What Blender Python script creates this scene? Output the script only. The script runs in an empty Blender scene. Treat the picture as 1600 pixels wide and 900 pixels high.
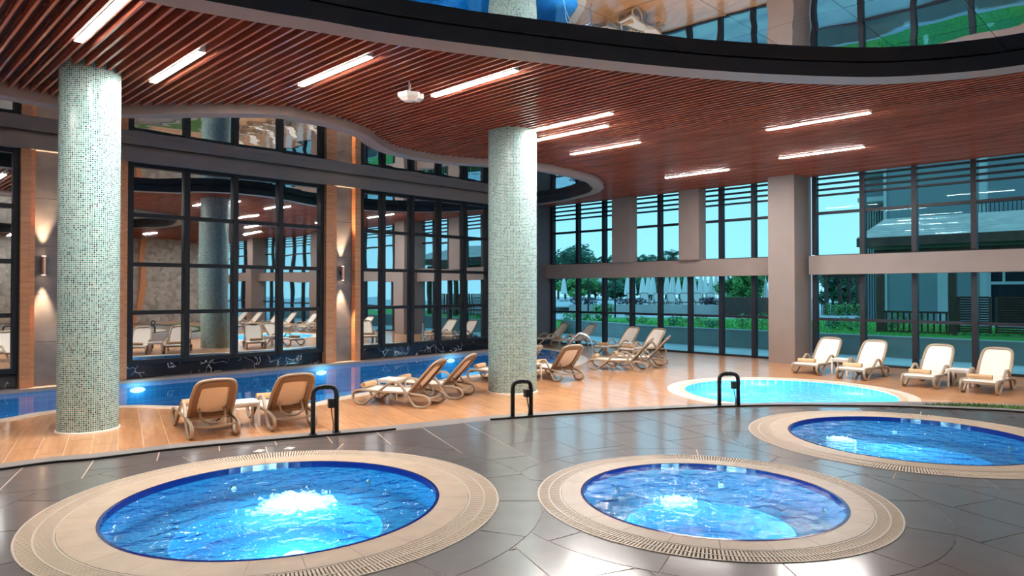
import bpy, bmesh, math, random
from mathutils import Vector, Matrix
from mathutils.geometry import delaunay_2d_cdt
random.seed(7)
sc = bpy.context.scene
C = sc.collection
S2 = math.sqrt(.5)

# ------------------------------------------------------------------ camera
# world X runs along the mirror-glazed pool wall, world Y runs at right angles to it; z = 0 is the wood deck
F = 1085.0; TH = math.radians(.7); CY = 453 - F*math.tan(TH); CAMH = 2.2
cd = bpy.data.cameras.new('camera'); cam = bpy.data.objects.new('camera', cd); C.objects.link(cam)
cd.sensor_width = 36; cd.lens = F*36/1600; cd.shift_y = (CY-450)/1600; cd.clip_end = 600
cam.location = (0, 0, CAMH); cam.rotation_euler = (math.radians(90)+TH, 0, math.radians(-45))
sc.camera = cam

# ------------------------------------------------------------------ world: clear sky at dusk
w = bpy.data.worlds.new('dusk_sky'); sc.world = w; w.use_nodes = True
nt = w.node_tree; nt.nodes.clear()
tc = nt.nodes.new('ShaderNodeTexCoord'); sx = nt.nodes.new('ShaderNodeSeparateXYZ')
cr = nt.nodes.new('ShaderNodeValToRGB'); bg = nt.nodes.new('ShaderNodeBackground'); wo = nt.nodes.new('ShaderNodeOutputWorld')
nt.links.new(tc.outputs['Generated'], sx.inputs[0]); nt.links.new(sx.outputs['Z'], cr.inputs[0])
nt.links.new(cr.outputs[0], bg.inputs[0]); nt.links.new(bg.outputs[0], wo.inputs[0])
e = cr.color_ramp.elements
e[0].position = 0; e[0].color = (.47, .72, .84, 1)
e[1].position = 1; e[1].color = (.22, .47, .76, 1)
m_ = e.new(.22); m_.color = (.36, .64, .84, 1)
bg.inputs[1].default_value = 1.1

# ------------------------------------------------------------------ exposure
vs = sc.view_settings
vs.view_transform = 'Standard'; vs.look = 'None'; vs.gamma = 1; vs.use_curve_mapping = False
vs.exposure = 0.65
STRIP = 190.0          # radiance of the ceiling strip lamps
sc.cycles.caustics_reflective = False
sc.cycles.caustics_refractive = False
sc.cycles.max_bounces = 10
sc.cycles.transparent_max_bounces = 16

# ------------------------------------------------------------------ pixel helpers (1600 x 900 frame)
def W(x, y): return ((x+y)*S2, (y-x)*S2)           # camera-plan metres -> world
def ray(px, py):
    x = (px-800)/F; v = (CY-py)/F
    dx, dy, dz = x, math.cos(TH)-v*math.sin(TH), math.sin(TH)+v*math.cos(TH)
    X, Y = W(dx, dy); return X, Y, dz
def G(px, py, z=0.0):
    X, Y, d = ray(px, py); t = (z-CAMH)/d; return (X*t, Y*t)
def PX(px, py, X0):
    X, Y, d = ray(px, py); t = X0/X; return (Y*t, CAMH+d*t)
def PY(px, py, Y0):
    X, Y, d = ray(px, py); t = Y0/Y; return (X*t, CAMH+d*t)
def to_px(X, Y, z):
    x = (X-Y)*S2; y = (X+Y)*S2; zz = z-CAMH
    dep = y*math.cos(TH)+zz*math.sin(TH); up = -y*math.sin(TH)+zz*math.cos(TH)
    if dep < .1: return (-9999, -9999, dep)
    return (800+F*x/dep, CY-F*up/dep, dep)

# ------------------------------------------------------------------ curves and polygons
def spline(pts, n=6, closed=False):
    out = []; m = len(pts); rng = range(m) if closed else range(m-1)
    for i in rng:
        p = [pts[(i+k-1) % m] if closed else pts[min(max(i+k-1, 0), m-1)] for k in range(4)]
        for j in range(n):
            t = j/n
            out.append(tuple(.5*((2*p[1][a]) + (-p[0][a]+p[2][a])*t + (2*p[0][a]-5*p[1][a]+4*p[2][a]-p[3][a])*t*t
                                 + (-p[0][a]+3*p[1][a]-3*p[2][a]+p[3][a])*t**3) for a in range(len(p[0]))))
    if not closed: out.append(tuple(pts[-1]))
    return out
def area(p): return .5*sum(p[i-1][0]*p[i][1]-p[i][0]*p[i-1][1] for i in range(len(p)))
def ccw(p): return p if area(p) > 0 else p[::-1]
def offset(p, d, closed=True):
    """shift a counter-clockwise outline outwards by d"""
    out = []; n = len(p)
    for i in range(n):
        a = p[i-1] if closed or i else p[i]; b = p[(i+1) % n] if closed or i < n-1 else p[i]
        tx, ty = b[0]-a[0], b[1]-a[1]; l = math.hypot(tx, ty) or 1
        out.append((p[i][0]+ty/l*d, p[i][1]-tx/l*d))
    return out
def inside(pt, poly):
    x, y = pt; r = False; j = len(poly)-1
    for i in range(len(poly)):
        xi, yi = poly[i]; xj, yj = poly[j]
        if (yi > y) != (yj > y) and x < (xj-xi)*(y-yi)/(yj-yi)+xi: r = not r
        j = i
    return r
def circle(c, r, n=64): return [(c[0]+r*math.cos(2*math.pi*i/n), c[1]+r*math.sin(2*math.pi*i/n)) for i in range(n)]
def cut(outer, holes, keep=None):
    """triangles of outer minus holes (and inside keep, when given)"""
    vs_, es = [], []
    for poly in [outer]+list(holes)+([keep] if keep else []):
        b = len(vs_); vs_ += [Vector(p) for p in poly]; es += [(b+i, b+(i+1) % len(poly)) for i in range(len(poly))]
    r = delaunay_2d_cdt(vs_, es, [], 0, 1e-5)
    V = [(v.x, v.y) for v in r[0]]; T = []
    for f in r[2]:
        c = (sum(V[i][0] for i in f)/len(f), sum(V[i][1] for i in f)/len(f))
        if inside(c, outer) and not any(inside(c, h) for h in holes) and (not keep or inside(c, keep)): T.append(tuple(f))
    return V, T

# ------------------------------------------------------------------ mesh builder
class MB:
    def __init__(s): s.v = []; s.f = []; s.u = []
    def add(s, vs_, fs, uv=None):
        b = len(s.v); s.v += [tuple(v) for v in vs_]
        for f in fs:
            s.f.append([b+i for i in f]); s.u.append([uv[i] if uv else (vs_[i][0], vs_[i][1]) for i in f])
        return s
    def box(s, x0, x1, y0, y1, z0, z1):
        v = [(x, y, z) for z in (z0, z1) for y in (y0, y1) for x in (x0, x1)]
        return s.add(v, [(0, 2, 3, 1), (4, 5, 7, 6), (0, 1, 5, 4), (2, 6, 7, 3), (0, 4, 6, 2), (1, 3, 7, 5)],
                     [(x+y, z) if z1-z0 > .3 else (x, y) for x, y, z in v])
    def bar(s, a, b, wx, wz=None):
        wz = wz or wx
        a, b = Vector(a), Vector(b); d = (b-a).normalized()
        up = Vector((0, 0, 1)) if abs(d.z) < .9 else Vector((1, 0, 0))
        r = d.cross(up).normalized()*wx/2; t = r.cross(d).normalized()*wz/2
        v = [p+i*r+j*t for p in (a, b) for i, j in ((-1, -1), (1, -1), (1, 1), (-1, 1))]
        return s.add(v, [(0, 1, 2, 3), (7, 6, 5, 4), (0, 4, 5, 1), (1, 5, 6, 2), (2, 6, 7, 3), (3, 7, 4, 0)])
    def sweep(s, path, ring, closed=False, cap=True):
        """ring: list of (side, up) offsets; path: 3D points"""
        P = [Vector(p) for p in path]; n = len(P); k = len(ring); V = []; prev = None
        for i in range(n):
            a = P[i-1] if (closed or i) else P[i]; b = P[(i+1) % n] if (closed or i < n-1) else P[i]
            d = (b-a).normalized()
            if prev is None:
                ref = Vector((0, 1, 0)) if abs(d.y) < .9 else Vector((0, 0, 1))
                prev = (ref-d*ref.dot(d)).normalized()
            sd = (prev-d*prev.dot(d)).normalized(); prev = sd; up = d.cross(sd)
            V += [P[i]+sd*r[0]+up*r[1] for r in ring]
        Fs = []
        for i in range(n if closed else n-1):
            for j in range(k):
                a, b = i*k+j, i*k+(j+1) % k; c, d_ = ((i+1) % n)*k+(j+1) % k, ((i+1) % n)*k+j
                Fs.append((a, b, c, d_))
        if cap and not closed: Fs += [tuple(range(k))[::-1], tuple(range((n-1)*k, n*k))]
        return s.add(V, Fs)
    def tube(s, path, r, n=8, closed=False):
        return s.sweep(path, [(r*math.cos(2*math.pi*i/n), r*math.sin(2*math.pi*i/n)) for i in range(n)], closed)
    def lathe(s, prof, n=32, c=(0, 0), uvr=None):
        V = []; U = []
        for i in range(n+1):
            a = 2*math.pi*i/n
            for r, z in prof: V.append((c[0]+r*math.cos(a), c[1]+r*math.sin(a), z)); U.append((a*(uvr or 1), z))
        k = len(prof)
        return s.add(V, [(i*k+j, (i+1)*k+j, (i+1)*k+j+1, i*k+j+1) for i in range(n) for j in range(k-1)], U)
    def tris(s, V2, T, z, z0=None):
        """flat triangulated sheet at z; with z0 also the skirts down to z0"""
        s.add([(x, y, z) for x, y in V2], T)
        if z0 is not None:
            ed = {}
            for t in T:
                for i in range(len(t)):
                    a, b = t[i], t[(i+1) % len(t)]
                    if (b, a) in ed: del ed[(b, a)]
                    else: ed[(a, b)] = 1
            for a, b in ed:
                (xa, ya), (xb, yb) = V2[a], V2[b]; l = math.hypot(xb-xa, yb-ya)
                s.add([(xa, ya, z), (xb, yb, z), (xb, yb, z0), (xa, ya, z0)], [(1, 0, 3, 2)], [(0, z), (l, z), (l, z0), (0, z0)])
        return s
    def prism(s, poly, z0, z1):
        poly = ccw(poly); n = len(poly)
        v = [(x, y, z0) for x, y in poly]+[(x, y, z1) for x, y in poly]
        return s.add(v, [tuple(range(n))[::-1], tuple(range(n, 2*n))]+[(i, (i+1) % n, n+(i+1) % n, n+i) for i in range(n)])
    def wall(s, poly, z0, z1, closed=True, flip=False):
        n = len(poly); acc = 0
        for i in range(n if closed else n-1):
            (xa, ya), (xb, yb) = poly[i], poly[(i+1) % n]; l = math.hypot(xb-xa, yb-ya)
            q = (0, 1, 2, 3) if not flip else (3, 2, 1, 0)
            s.add([(xa, ya, z0), (xb, yb, z0), (xb, yb, z1), (xa, ya, z1)], [q], [(acc, z0), (acc+l, z0), (acc+l, z1), (acc, z1)]); acc += l
        return s
    def mesh(s, name, mat, smooth=False):
        me = bpy.data.meshes.new(name); me.from_pydata(s.v, [], s.f)
        ul = me.uv_layers.new(name='UVMap')
        flat = [c for f in s.u for p in f for c in (float(p[0]), float(p[1]))]
        ul.data.foreach_set('uv', flat)
        if smooth: me.polygons.foreach_set('use_smooth', [True]*len(me.polygons))
        for m in (mat if isinstance(mat, (list, tuple)) else [mat]): me.materials.append(m)
        me.update(); return me
    def build(s, name, mat, parent=None, smooth=False):
        o = bpy.data.objects.new(name, s.mesh(name, mat, smooth)); C.objects.link(o)
        if parent: o.parent = parent
        return o
def put(name, me, parent=None, loc=(0, 0, 0), rz=0, scale=None):
    o = bpy.data.objects.new(name, me); C.objects.link(o); o.location = loc; o.rotation_euler = (0, 0, rz)
    if scale: o.scale = scale
    if parent: o.parent = parent
    return o
def tag(o, label=None, cat=None, group=None, kind=None):
    for k, v in (('label', label), ('category', cat), ('group', group), ('kind', kind)):
        if v: o[k] = v
    return o
def thing(name, loc, rz, label, cat, group=None):
    o = bpy.data.objects.new(name, None); C.objects.link(o); o.location = loc; o.rotation_euler = (0, 0, rz); o.empty_display_size = .2
    return tag(o, label, cat, group)
def copy_tree(o, parent=None):
    c = o.copy(); C.objects.link(c); c.parent = parent
    for ch in o.children: copy_tree(ch, c)
    return c

# ------------------------------------------------------------------ materials
def new_mat(name):
    m = bpy.data.materials.new(name); m.use_nodes = True; t = m.node_tree; return m, t, t.nodes['Principled BSDF']
def nd(t, typ, ins=None, **pr):
    n = t.nodes.new('ShaderNode'+typ)
    for k, v in pr.items(): setattr(n, k, v)
    for k, v in (ins or {}).items():
        if hasattr(v, 'is_linked') or hasattr(v, 'links'): t.links.new(v, n.inputs[k])
        else: n.inputs[k].default_value = v
    return n
def math_(t, op, a, b=None, c=None):
    n = nd(t, 'Math', operation=op)
    for i, v in enumerate((a, b, c)):
        if v is None: continue
        if hasattr(v, 'links'): t.links.new(v, n.inputs[i])
        else: n.inputs[i].default_value = v
    return n.outputs[0]
def ramp(t, fac, stops, const=False):
    n = nd(t, 'ValToRGB'); t.links.new(fac, n.inputs[0]); el = n.color_ramp.elements
    if const: n.color_ramp.interpolation = 'CONSTANT'
    el[0].position, el[0].color = stops[0][0], (*stops[0][1], 1); el[1].position, el[1].color = stops[-1][0], (*stops[-1][1], 1)
    for p, c in stops[1:-1]:
        q = el.new(p); q.color = (*c, 1)
    return n.outputs[0]
def bump(t, b, h, strength=.3, dist=.02):
    n = nd(t, 'Bump', {'Height': h, 'Strength': strength, 'Distance': dist}); t.links.new(n.outputs[0], b.inputs['Normal']); return n
def rnd(t):
    a = nd(t, 'ObjectInfo').outputs['Random']; g = nd(t, 'NewGeometry').outputs['Random Per Island']
    return math_(t, 'FRACT', math_(t, 'ADD', a, g))
def plain(name, col, rough=.5, metal=0, spec=.5, var=0, scale=8, bmp=0):
    m, t, b = new_mat(name)
    b.inputs['Base Color'].default_value = (*col, 1); b.inputs['Roughness'].default_value = rough
    b.inputs['Metallic'].default_value = metal; b.inputs['Specular IOR Level'].default_value = spec
    if var or bmp:
        g = nd(t, 'NewGeometry').outputs['Position']
        n = nd(t, 'TexNoise', {'Vector': g, 'Scale': scale, 'Detail': 5.0})
        lo = tuple(c*(1-var) for c in col); hi = tuple(min(1, c*(1+var)) for c in col)
        t.links.new(ramp(t, n.outputs[0], [(.3, lo), (.7, hi)]), b.inputs['Base Color'])
        if bmp: bump(t, b, n.outputs[0], bmp, .01)
    return m
def wood(name, lo, hi, rough=.35, sx_=1.5, sy=16, var=.25, spec=.5, coat=0.0):
    """grain runs along U; every piece gets its own offset and tone"""
    m, t, b = new_mat(name); r = rnd(t)
    mp = nd(t, 'Mapping', {'Vector': nd(t, 'UVMap').outputs[0], 'Scale': (sx_, sy, 1)})
    cb = nd(t, 'CombineXYZ', {'X': math_(t, 'MULTIPLY', r, 53.0), 'Y': math_(t, 'MULTIPLY', r, 31.0), 'Z': math_(t, 'MULTIPLY', r, 17.0)})
    ad = nd(t, 'VectorMath', {0: mp.outputs[0], 1: cb.outputs[0]}, operation='ADD')
    n = nd(t, 'TexNoise', {'Vector': ad.outputs[0], 'Scale': 1.0, 'Detail': 6.0, 'Distortion': .6})
    col = ramp(t, n.outputs[0], [(.32, lo), (.68, hi)])
    hs = nd(t, 'HueSaturation', {'Color': col, 'Value': math_(t, 'ADD', math_(t, 'MULTIPLY', r, var), 1-var/2)})
    t.links.new(hs.outputs[0], b.inputs['Base Color'])
    b.inputs['Roughness'].default_value = rough; b.inputs['Specular IOR Level'].default_value = spec
    b.inputs['Coat Weight'].default_value = coat; b.inputs['Coat Roughness'].default_value = .12
    bump(t, b, n.outputs[0], .06, .005)
    return m
def tiles(name, size, grout, stops, gw=.08, rough=.15, const=True, bmp=.4):
    """small square tiles from UV metres; each tile its own colour"""
    m, t, b = new_mat(name)
    uv = nd(t, 'UVMap').outputs[0]
    sc_ = nd(t, 'VectorMath', {0: uv, 1: (1/size[0], 1/size[1], 1)}, operation='MULTIPLY').outputs[0]
    fl = nd(t, 'VectorMath', {0: sc_}, operation='FLOOR').outputs[0]
    fr = nd(t, 'VectorMath', {0: sc_}, operation='FRACTION').outputs[0]
    wn = nd(t, 'TexWhiteNoise', {'Vector': fl}, noise_dimensions='2D')
    col = ramp(t, wn.outputs['Value'], stops, const)
    s = nd(t, 'SeparateXYZ', {0: fr})
    def edge(v): return math_(t, 'LESS_THAN', math_(t, 'ABSOLUTE', math_(t, 'SUBTRACT', v, .5)), .5-gw)
    mask = math_(t, 'MULTIPLY', edge(s.outputs['X']), edge(s.outputs['Y']))
    mx = nd(t, 'Mix', {0: mask, 6: (*grout, 1), 7: col}, data_type='RGBA')
    t.links.new(mx.outputs[2], b.inputs['Base Color'])
    rg = math_(t, 'SUBTRACT', .6, math_(t, 'MULTIPLY', mask, .6-rough)); t.links.new(rg, b.inputs['Roughness'])
    if bmp: bump(t, b, mask, bmp, .003)
    return m
def glassy(name, tint, ior=1.45, rough=0.0, wave=0, wscale=3.0, gcol=(1, 1, 1), cloud=0, ccol=(.1, .5, .8)):
    m = bpy.data.materials.new(name); m.use_nodes = True; t = m.node_tree; t.nodes.clear()
    tr = nd(t, 'BsdfTransparent', {0: (*tint, 1)}); gl = nd(t, 'BsdfGlossy', {'Color': (*gcol, 1), 'Roughness': rough})
    base = tr.outputs[0]
    if cloud:                                   # suspended air bubbles scatter part of the light
        tl = nd(t, 'BsdfTranslucent', {0: (*ccol, 1)}); base = nd(t, 'MixShader', {0: cloud, 1: base, 2: tl.outputs[0]}).outputs[0]
    bf = nd(t, 'NewGeometry').outputs['Backfacing']           # same reflectance from either side of the thin sheet
    fr = nd(t, 'Fresnel', {'IOR': math_(t, 'ADD', math_(t, 'MULTIPLY', bf, 1/ior-ior), ior)}); mx = nd(t, 'MixShader', {0: fr.outputs[0], 1: base, 2: gl.outputs[0]})
    o = nd(t, 'OutputMaterial', {0: mx.outputs[0]})
    if wave:
        p = nd(t, 'NewGeometry').outputs['Position']
        n = nd(t, 'TexNoise', {'Vector': p, 'Scale': wscale, 'Detail': 3.0, 'Distortion': .4})
        bp = nd(t, 'Bump', {'Height': n.outputs[0], 'Strength': 1.0, 'Distance': wave})
        t.links.new(bp.outputs[0], gl.inputs['Normal']); t.links.new(bp.outputs[0], fr.inputs['Normal'])
    return m
def mirror(name, col, wave, scale):
    m, t, b = new_mat(name)
    b.inputs['Base Color'].default_value = (*col, 1); b.inputs['Metallic'].default_value = 1; b.inputs['Roughness'].default_value = .015
    n = nd(t, 'TexNoise', {'Vector': nd(t, 'NewGeometry').outputs['Position'], 'Scale': scale, 'Detail': 1.0})
    bump(t, b, n.outputs[0], 1.0, wave); return m
def emit(name, col, s):
    m = bpy.data.materials.new(name); m.use_nodes = True; t = m.node_tree; t.nodes.clear()
    em = nd(t, 'Emission', {0: (*col, 1), 1: s}); nd(t, 'OutputMaterial', {0: em.outputs[0]}); return m

M = {}
M['slat'] = wood('mahogany_slat', (.31, .078, .048), (.46, .14, .085), .21, 1.2, 20, .3)
M['backing'] = plain('dark_ceiling_void', (.045, .016, .013), .8)
M['plank'] = wood('warm_wood_plank', (.47, .215, .09), (.64, .33, .155), .35, 1.1, 12, .16, coat=.7)
M['grout'] = plain('pale_grout', (.66, .52, .40), .8)
M['fin'] = wood('orange_oak', (.42, .155, .06), (.56, .235, .105), .4, 1.0, 18, .1)
M['rim'] = plain('grey_plaster_rim', (.25, .19, .175), .55)
M['shaded_rim'] = plain('rim_painted_in_shade', (.035, .035, .045), .4)  # rim colour darkened to stand for the unlit inner fascia
M['pillar'] = plain('taupe_grey_plaster', (.25, .195, .175), .6, var=.05, scale=2)
M['pier'] = plain('slate_grey_plaster', (.09, .09, .11), .5)
M['frame'] = plain('black_metal_frame', (.008, .008, .011), .5, spec=.25)
M['mullion'] = plain('anthracite_aluminium', (.016, .016, .024), .45, spec=.35)
M['stone'] = plain('grey_concrete_panel', (.12, .103, .102), .55, var=.28, scale=2.2, bmp=.2)
M['mirror'] = mirror('silvered_glass', (.74, .78, .80), .0016, .9)
M['mirror_c'] = mirror('glossy_stretch_ceiling', (.70, .73, .76), .006, 1.1)
M['glass'] = glassy('tinted_glass', (.70, .91, .94), 1.33, gcol=(.35, .4, .42))
M['water'] = glassy('pool_water', (.46, .84, .96), 1.33, .0, .004, 1.8, cloud=.15, ccol=(.08, .45, .9))
M['spa_water'] = glassy('bubbling_water', (.48, .88, .97), 1.33, .04, .055, 6.0, cloud=.13, ccol=(.16, .60, .95))
M['cream'] = plain('cream_coping', (.62, .47, .34), .4, var=.08, scale=5)
M['white_cop'] = plain('ivory_coping', (.70, .60, .50), .4)
M['grate'] = plain('ivory_plastic_grate', (.72, .58, .45), .45)
M['gutter'] = plain('dark_gutter', (.05, .035, .03), .7)
M['cobalt'] = plain('cobalt_trim_tile', (.012, .025, .22), .15)
M['ptile'] = tiles('blue_pool_tile', (.125, .25), (.05, .32, .60), [(0, (.012, .20, .46)), (.5, (.016, .23, .50)), (1, (.010, .18, .43))], .05, .45)
M['stile'] = tiles('blue_spa_tile', (.06, .06), (.04, .36, .62), [(0, (.012, .25, .52)), (.5, (.016, .29, .56)), (1, (.01, .21, .48))], .05, .45)
M['mosaic'] = tiles('glass_mosaic', (.031, .031), (.46, .54, .50),
    [(0, (.13, .31, .30)), (.28, (.085, .25, .25)), (.5, (.045, .17, .18)), (.68, (.20, .36, .33)), (.80, (.018, .09, .115)), (.92, (.008, .03, .05)), (1, (.008, .03, .05))], .13, .18)
M['black'] = plain('black_rail_paint', (.012, .012, .015), .4)
M['rubber'] = plain('black_rubber', (.01, .01, .01), .6)
M['resin'] = plain('taupe_resin', (.33, .25, .18), .42)
M['resin_d'] = plain('brown_resin', (.21, .13, .08), .45)
M['sling'] = plain('cream_mesh_sling', (.78, .70, .62), .7)
M['towel'] = plain('tan_terry_towel', (.58, .36, .19), .95, var=.12, scale=60, bmp=.4)
M['white'] = plain('white_plastic', (.80, .76, .72), .4)
M['steel'] = plain('brushed_steel', (.7, .7, .72), .25, 1)
M['copper'] = plain('rose_copper', (.75, .45, .36), .3, 1)
M['lamp'] = emit('strip_lamp_glow', (1.0, .945, .885), STRIP)
M['uw'] = emit('underwater_lamp_glow', (.8, .95, 1.0), 3)
M['bulb'] = emit('warm_bulb', (1.0, .72, .42), 30)
M['grass'] = plain('lawn_grass', (.09, .42, .05), .8, var=.4, scale=12)
M['turf'] = plain('artificial_turf', (.06, .14, .02), .9, var=.4, scale=60)
def dark_tile():
    m, t, b = new_mat('slate_floor_tile'); r = rnd(t)
    g = nd(t, 'NewGeometry').outputs['Position']
    n = nd(t, 'TexNoise', {'Vector': g, 'Scale': 3.0, 'Detail': 6.0, 'Distortion': .5})
    col = ramp(t, n.outputs[0], [(.3, (.105, .086, .082)), (.6, (.13, .107, .101)), (.8, (.155, .13, .122))])
    hs = nd(t, 'HueSaturation', {'Color': col, 'Value': math_(t, 'ADD', math_(t, 'MULTIPLY', r, .25), .88)})
    t.links.new(hs.outputs[0], b.inputs['Base Color']); b.inputs['Roughness'].default_value = .42; b.inputs['Specular IOR Level'].default_value = .5
    b.inputs['Coat Weight'].default_value = 1.0; b.inputs['Coat Roughness'].default_value = .13; b.inputs['Coat IOR'].default_value = 1.75
    bump(t, b, n.outputs[0], .04, .01); return m
M['slate'] = dark_tile()
def marble():
    m, t, b = new_mat('black_marble')
    g = nd(t, 'NewGeometry').outputs['Position']
    n = nd(t, 'TexNoise', {'Vector': g, 'Scale': 1.2, 'Detail': 4.0})
    ad = nd(t, 'VectorMath', {0: g, 1: n.outputs['Color']}, operation='ADD')
    v = nd(t, 'TexVoronoi', {'Vector': ad.outputs[0], 'Scale': 2.9}, feature='DISTANCE_TO_EDGE')
    n2 = nd(t, 'TexNoise', {'Vector': g, 'Scale': 2.0, 'Detail': 2.0})
    veins = math_(t, 'MULTIPLY', math_(t, 'LESS_THAN', v.outputs['Distance'], .012), math_(t, 'GREATER_THAN', n2.outputs[0], .5))
    mx = nd(t, 'Mix', {0: veins, 6: (.008, .008, .010, 1), 7: (.55, .5, .48, 1)}, data_type='RGBA')
    t.links.new(mx.outputs[2], b.inputs['Base Color']); b.inputs['Roughness'].default_value = .08; return m
M['marble'] = marble()
def pebble():
    m, t, b = new_mat('pebbled_stone_cladding')
    g = nd(t, 'NewGeometry').outputs['Position']
    v = nd(t, 'TexVoronoi', {'Vector': g, 'Scale': 3.6}); v2 = nd(t, 'TexVoronoi', {'Vector': g, 'Scale': 3.6}, feature='DISTANCE_TO_EDGE')
    col = ramp(t, v.outputs['Color'], [(.1, (.24, .22, .20)), (.9, (.46, .42, .38))])
    t.links.new(col, b.inputs['Base Color']); b.inputs['Roughness'].default_value = .7
    bump(t, b, v2.outputs['Distance'], .8, .05); return m
M['pebble'] = pebble()
def foam():
    m, t, b = new_mat('white_foam'); b.inputs['Base Color'].default_value = (.92, .96, 1, 1); b.inputs['Roughness'].default_value = .5
    b.inputs['Subsurface Weight'].default_value = 0
    tl = nd(t, 'BsdfTranslucent', {0: (.9, .97, 1, 1)}); mx = nd(t, 'MixShader', {0: .5, 1: b.outputs[0], 2: tl.outputs[0]})
    t.links.new(mx.outputs[0], t.nodes['Material Output'].inputs[0]); return m
M['foam'] = foam()
M['pave'] = plain('pale_paving', (.66, .68, .64), .8, var=.1, scale=1)
M['conc'] = plain('grey_render_wall', (.30, .32, .31), .8, var=.1, scale=1.5)
M['terr'] = plain('beige_render_wall', (.50, .47, .43), .8, var=.1, scale=1.5)
M['leaf'] = plain('green_leaves', (.12, .36, .09), .6, var=.5, scale=1.2)
M['leaf_d'] = plain('dark_green_leaves', (.045, .17, .08), .6, var=.4, scale=1.2)
M['leaf_y'] = plain('fresh_green_leaves', (.20, .34, .05), .6, var=.4, scale=3)
M['hedge'] = plain('purple_brown_foliage', (.12, .07, .09), .8, var=.5, scale=6)
M['bark'] = plain('tree_bark', (.13, .09, .065), .9, var=.3, scale=6)
M['canvas'] = plain('off_white_canvas', (.86, .84, .78), .85)
M['brownwood'] = plain('dark_brown_timber', (.085, .038, .024), .6, var=.3, scale=4)
M['teal'] = plain('grey_building_render', (.20, .25, .26), .8, var=.06, scale=.5)
M['teal_l'] = plain('pale_building_render', (.48, .52, .52), .8)
M['shingle'] = plain('weathered_roof_board', (.58, .50, .40), .8, var=.18, scale=2)
M['dglass'] = plain('dark_window_glass', (.015, .02, .028), .08)

# ------------------------------------------------------------------ outlines of the place
X0, X1, Y0, Y1 = -9.0, 21.5, -14.0, 18.65
ZP, ZS, ZR, ZM = .35, 5.62, 5.47, 5.70          # platform, slat undersides, rim undersides, mirror ceilings
PLAT_EDGE = [G(*p, ZP) for p in [(0, 735), (150, 718), (300, 700), (480, 684), (620, 672), (765, 657), (900, 647), (1000, 642),
             (1120, 636.5), (1200, 634.5), (1300, 634.5), (1400, 636), (1500, 640), (1600, 645)]]
BACK = [W(*p) for p in [(9.6, 9.2), (11.5, 6.5), (12, 3), (11, -1.5), (7.5, -5), (3, -6.5), (-2, -6), (-6, -3), (-8, 1), (-7.2, 4.8)]]
PLAT = ccw(spline(PLAT_EDGE+BACK, 5, True))
RN_IN = ccw(spline([G(*p, ZR) for p in [(400, 15), (500, 32), (600, 50), (700, 64.5), (800, 77), (900, 89), (1000, 100), (1100, 109),
             (1200, 115.5), (1320, 120), (1400, 119.5), (1500, 113), (1600, 101)]]
             + [W(*p) for p in [(9.3, 8.7), (11, 6), (11.5, 3), (10.5, -1.3), (7.2, -4.6), (3, -6), (-2, -5.5), (-5.6, -2.8), (-7.2, 1), (-6.9, 3.9), (-5.6, 6.1), (-4.0, 7.45)]], 5, True))
RN_OUT = offset(RN_IN, .40)
POOL_NEAR = spline([(-9, 12.6), (-6, 12.2), (-3, 13.0), (0, 13.7), (2.14, 14.16), (3.01, 14.57), (3.97, 14.33), (4.69, 13.46), (5.47, 12.58), (6.63, 11.96),
             (7.66, 12.31), (9.4, 12.66), (11.45, 13.1), (12.3, 13.05), (13.8, 12.8), (15.4, 12.85), (17.3, 13.9), (18.6, 15.6), (19.3, 17.3), (19.45, 18.45)], 5)
POOL_OUT = ccw(POOL_NEAR+[(-9, 18.45)])
RF_NEAR = spline([(-9, 12.9), (-6, 12.5), (-3, 13.2), (0, 13.8)]+[G(*p, ZS) for p in [(0, 134), (90, 151), (190, 165.5), (300, 164.5), (400, 165), (450, 168),
             (480, 175), (527, 184), (575, 201), (594, 216), (622, 229.5), (670, 240), (718, 245.6), (760, 249), (839, 255), (876, 261.5), (910, 269), (932, 276), (941, 285)]]
             + [G(*p, ZR) for p in [(943, 294), (935, 301), (915, 307), (887, 314), (842, 320.5)]]+[(19.9, 18.65)], 3)
RF_OUT = ccw(RF_NEAR+[(-9, 18.65)])
SPAS = [((2.883, 5.757), 1.915, .40), ((5.677, 3.176), 1.537, .34), ((9.688, 2.637), 1.916, .34)]
P4C, P4R = (14.738, 6.401), 2.50
COLS = [(W(-6.68, 10.97), .425), (W(.01, 15.07), .527)]

def cells(ang, la, lb, bounds, stag, ok, origin=(0, 0)):
    """rectangles of a running bond: (corners, centre, all-in?)"""
    ca, sa = math.cos(ang), math.sin(ang); bx0, bx1, by0, by1 = bounds; R = 45
    for j in range(-int(R/lb), int(R/lb)):
        sh = ((j*stag) % 1)*la
        for i in range(-int(R/la), int(R/la)):
            p, q = i*la+sh+la/2, j*lb+lb/2
            c = (origin[0]+p*ca-q*sa, origin[1]+p*sa+q*ca)
            if not (bx0-1 < c[0] < bx1+1 and by0-1 < c[1] < by1+1): continue
            n = 0; tot = 0
            for a in (-.5, -.25, 0, .25, .5):
                for b in (-.5, 0, .5):
                    tot += 1; x, y = c[0]+a*la*ca-b*lb*sa, c[1]+a*la*sa+b*lb*ca
                    n += ok((x, y))
            if n: yield c, n == tot
def rect(c, ang, la, lb):
    ca, sa = math.cos(ang), math.sin(ang)
    return [(c[0]+a*la*ca-b*lb*sa, c[1]+a*la*sa+b*lb*ca) for a, b in ((-.5, -.5), (.5, -.5), (.5, .5), (-.5, .5))]
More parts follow.
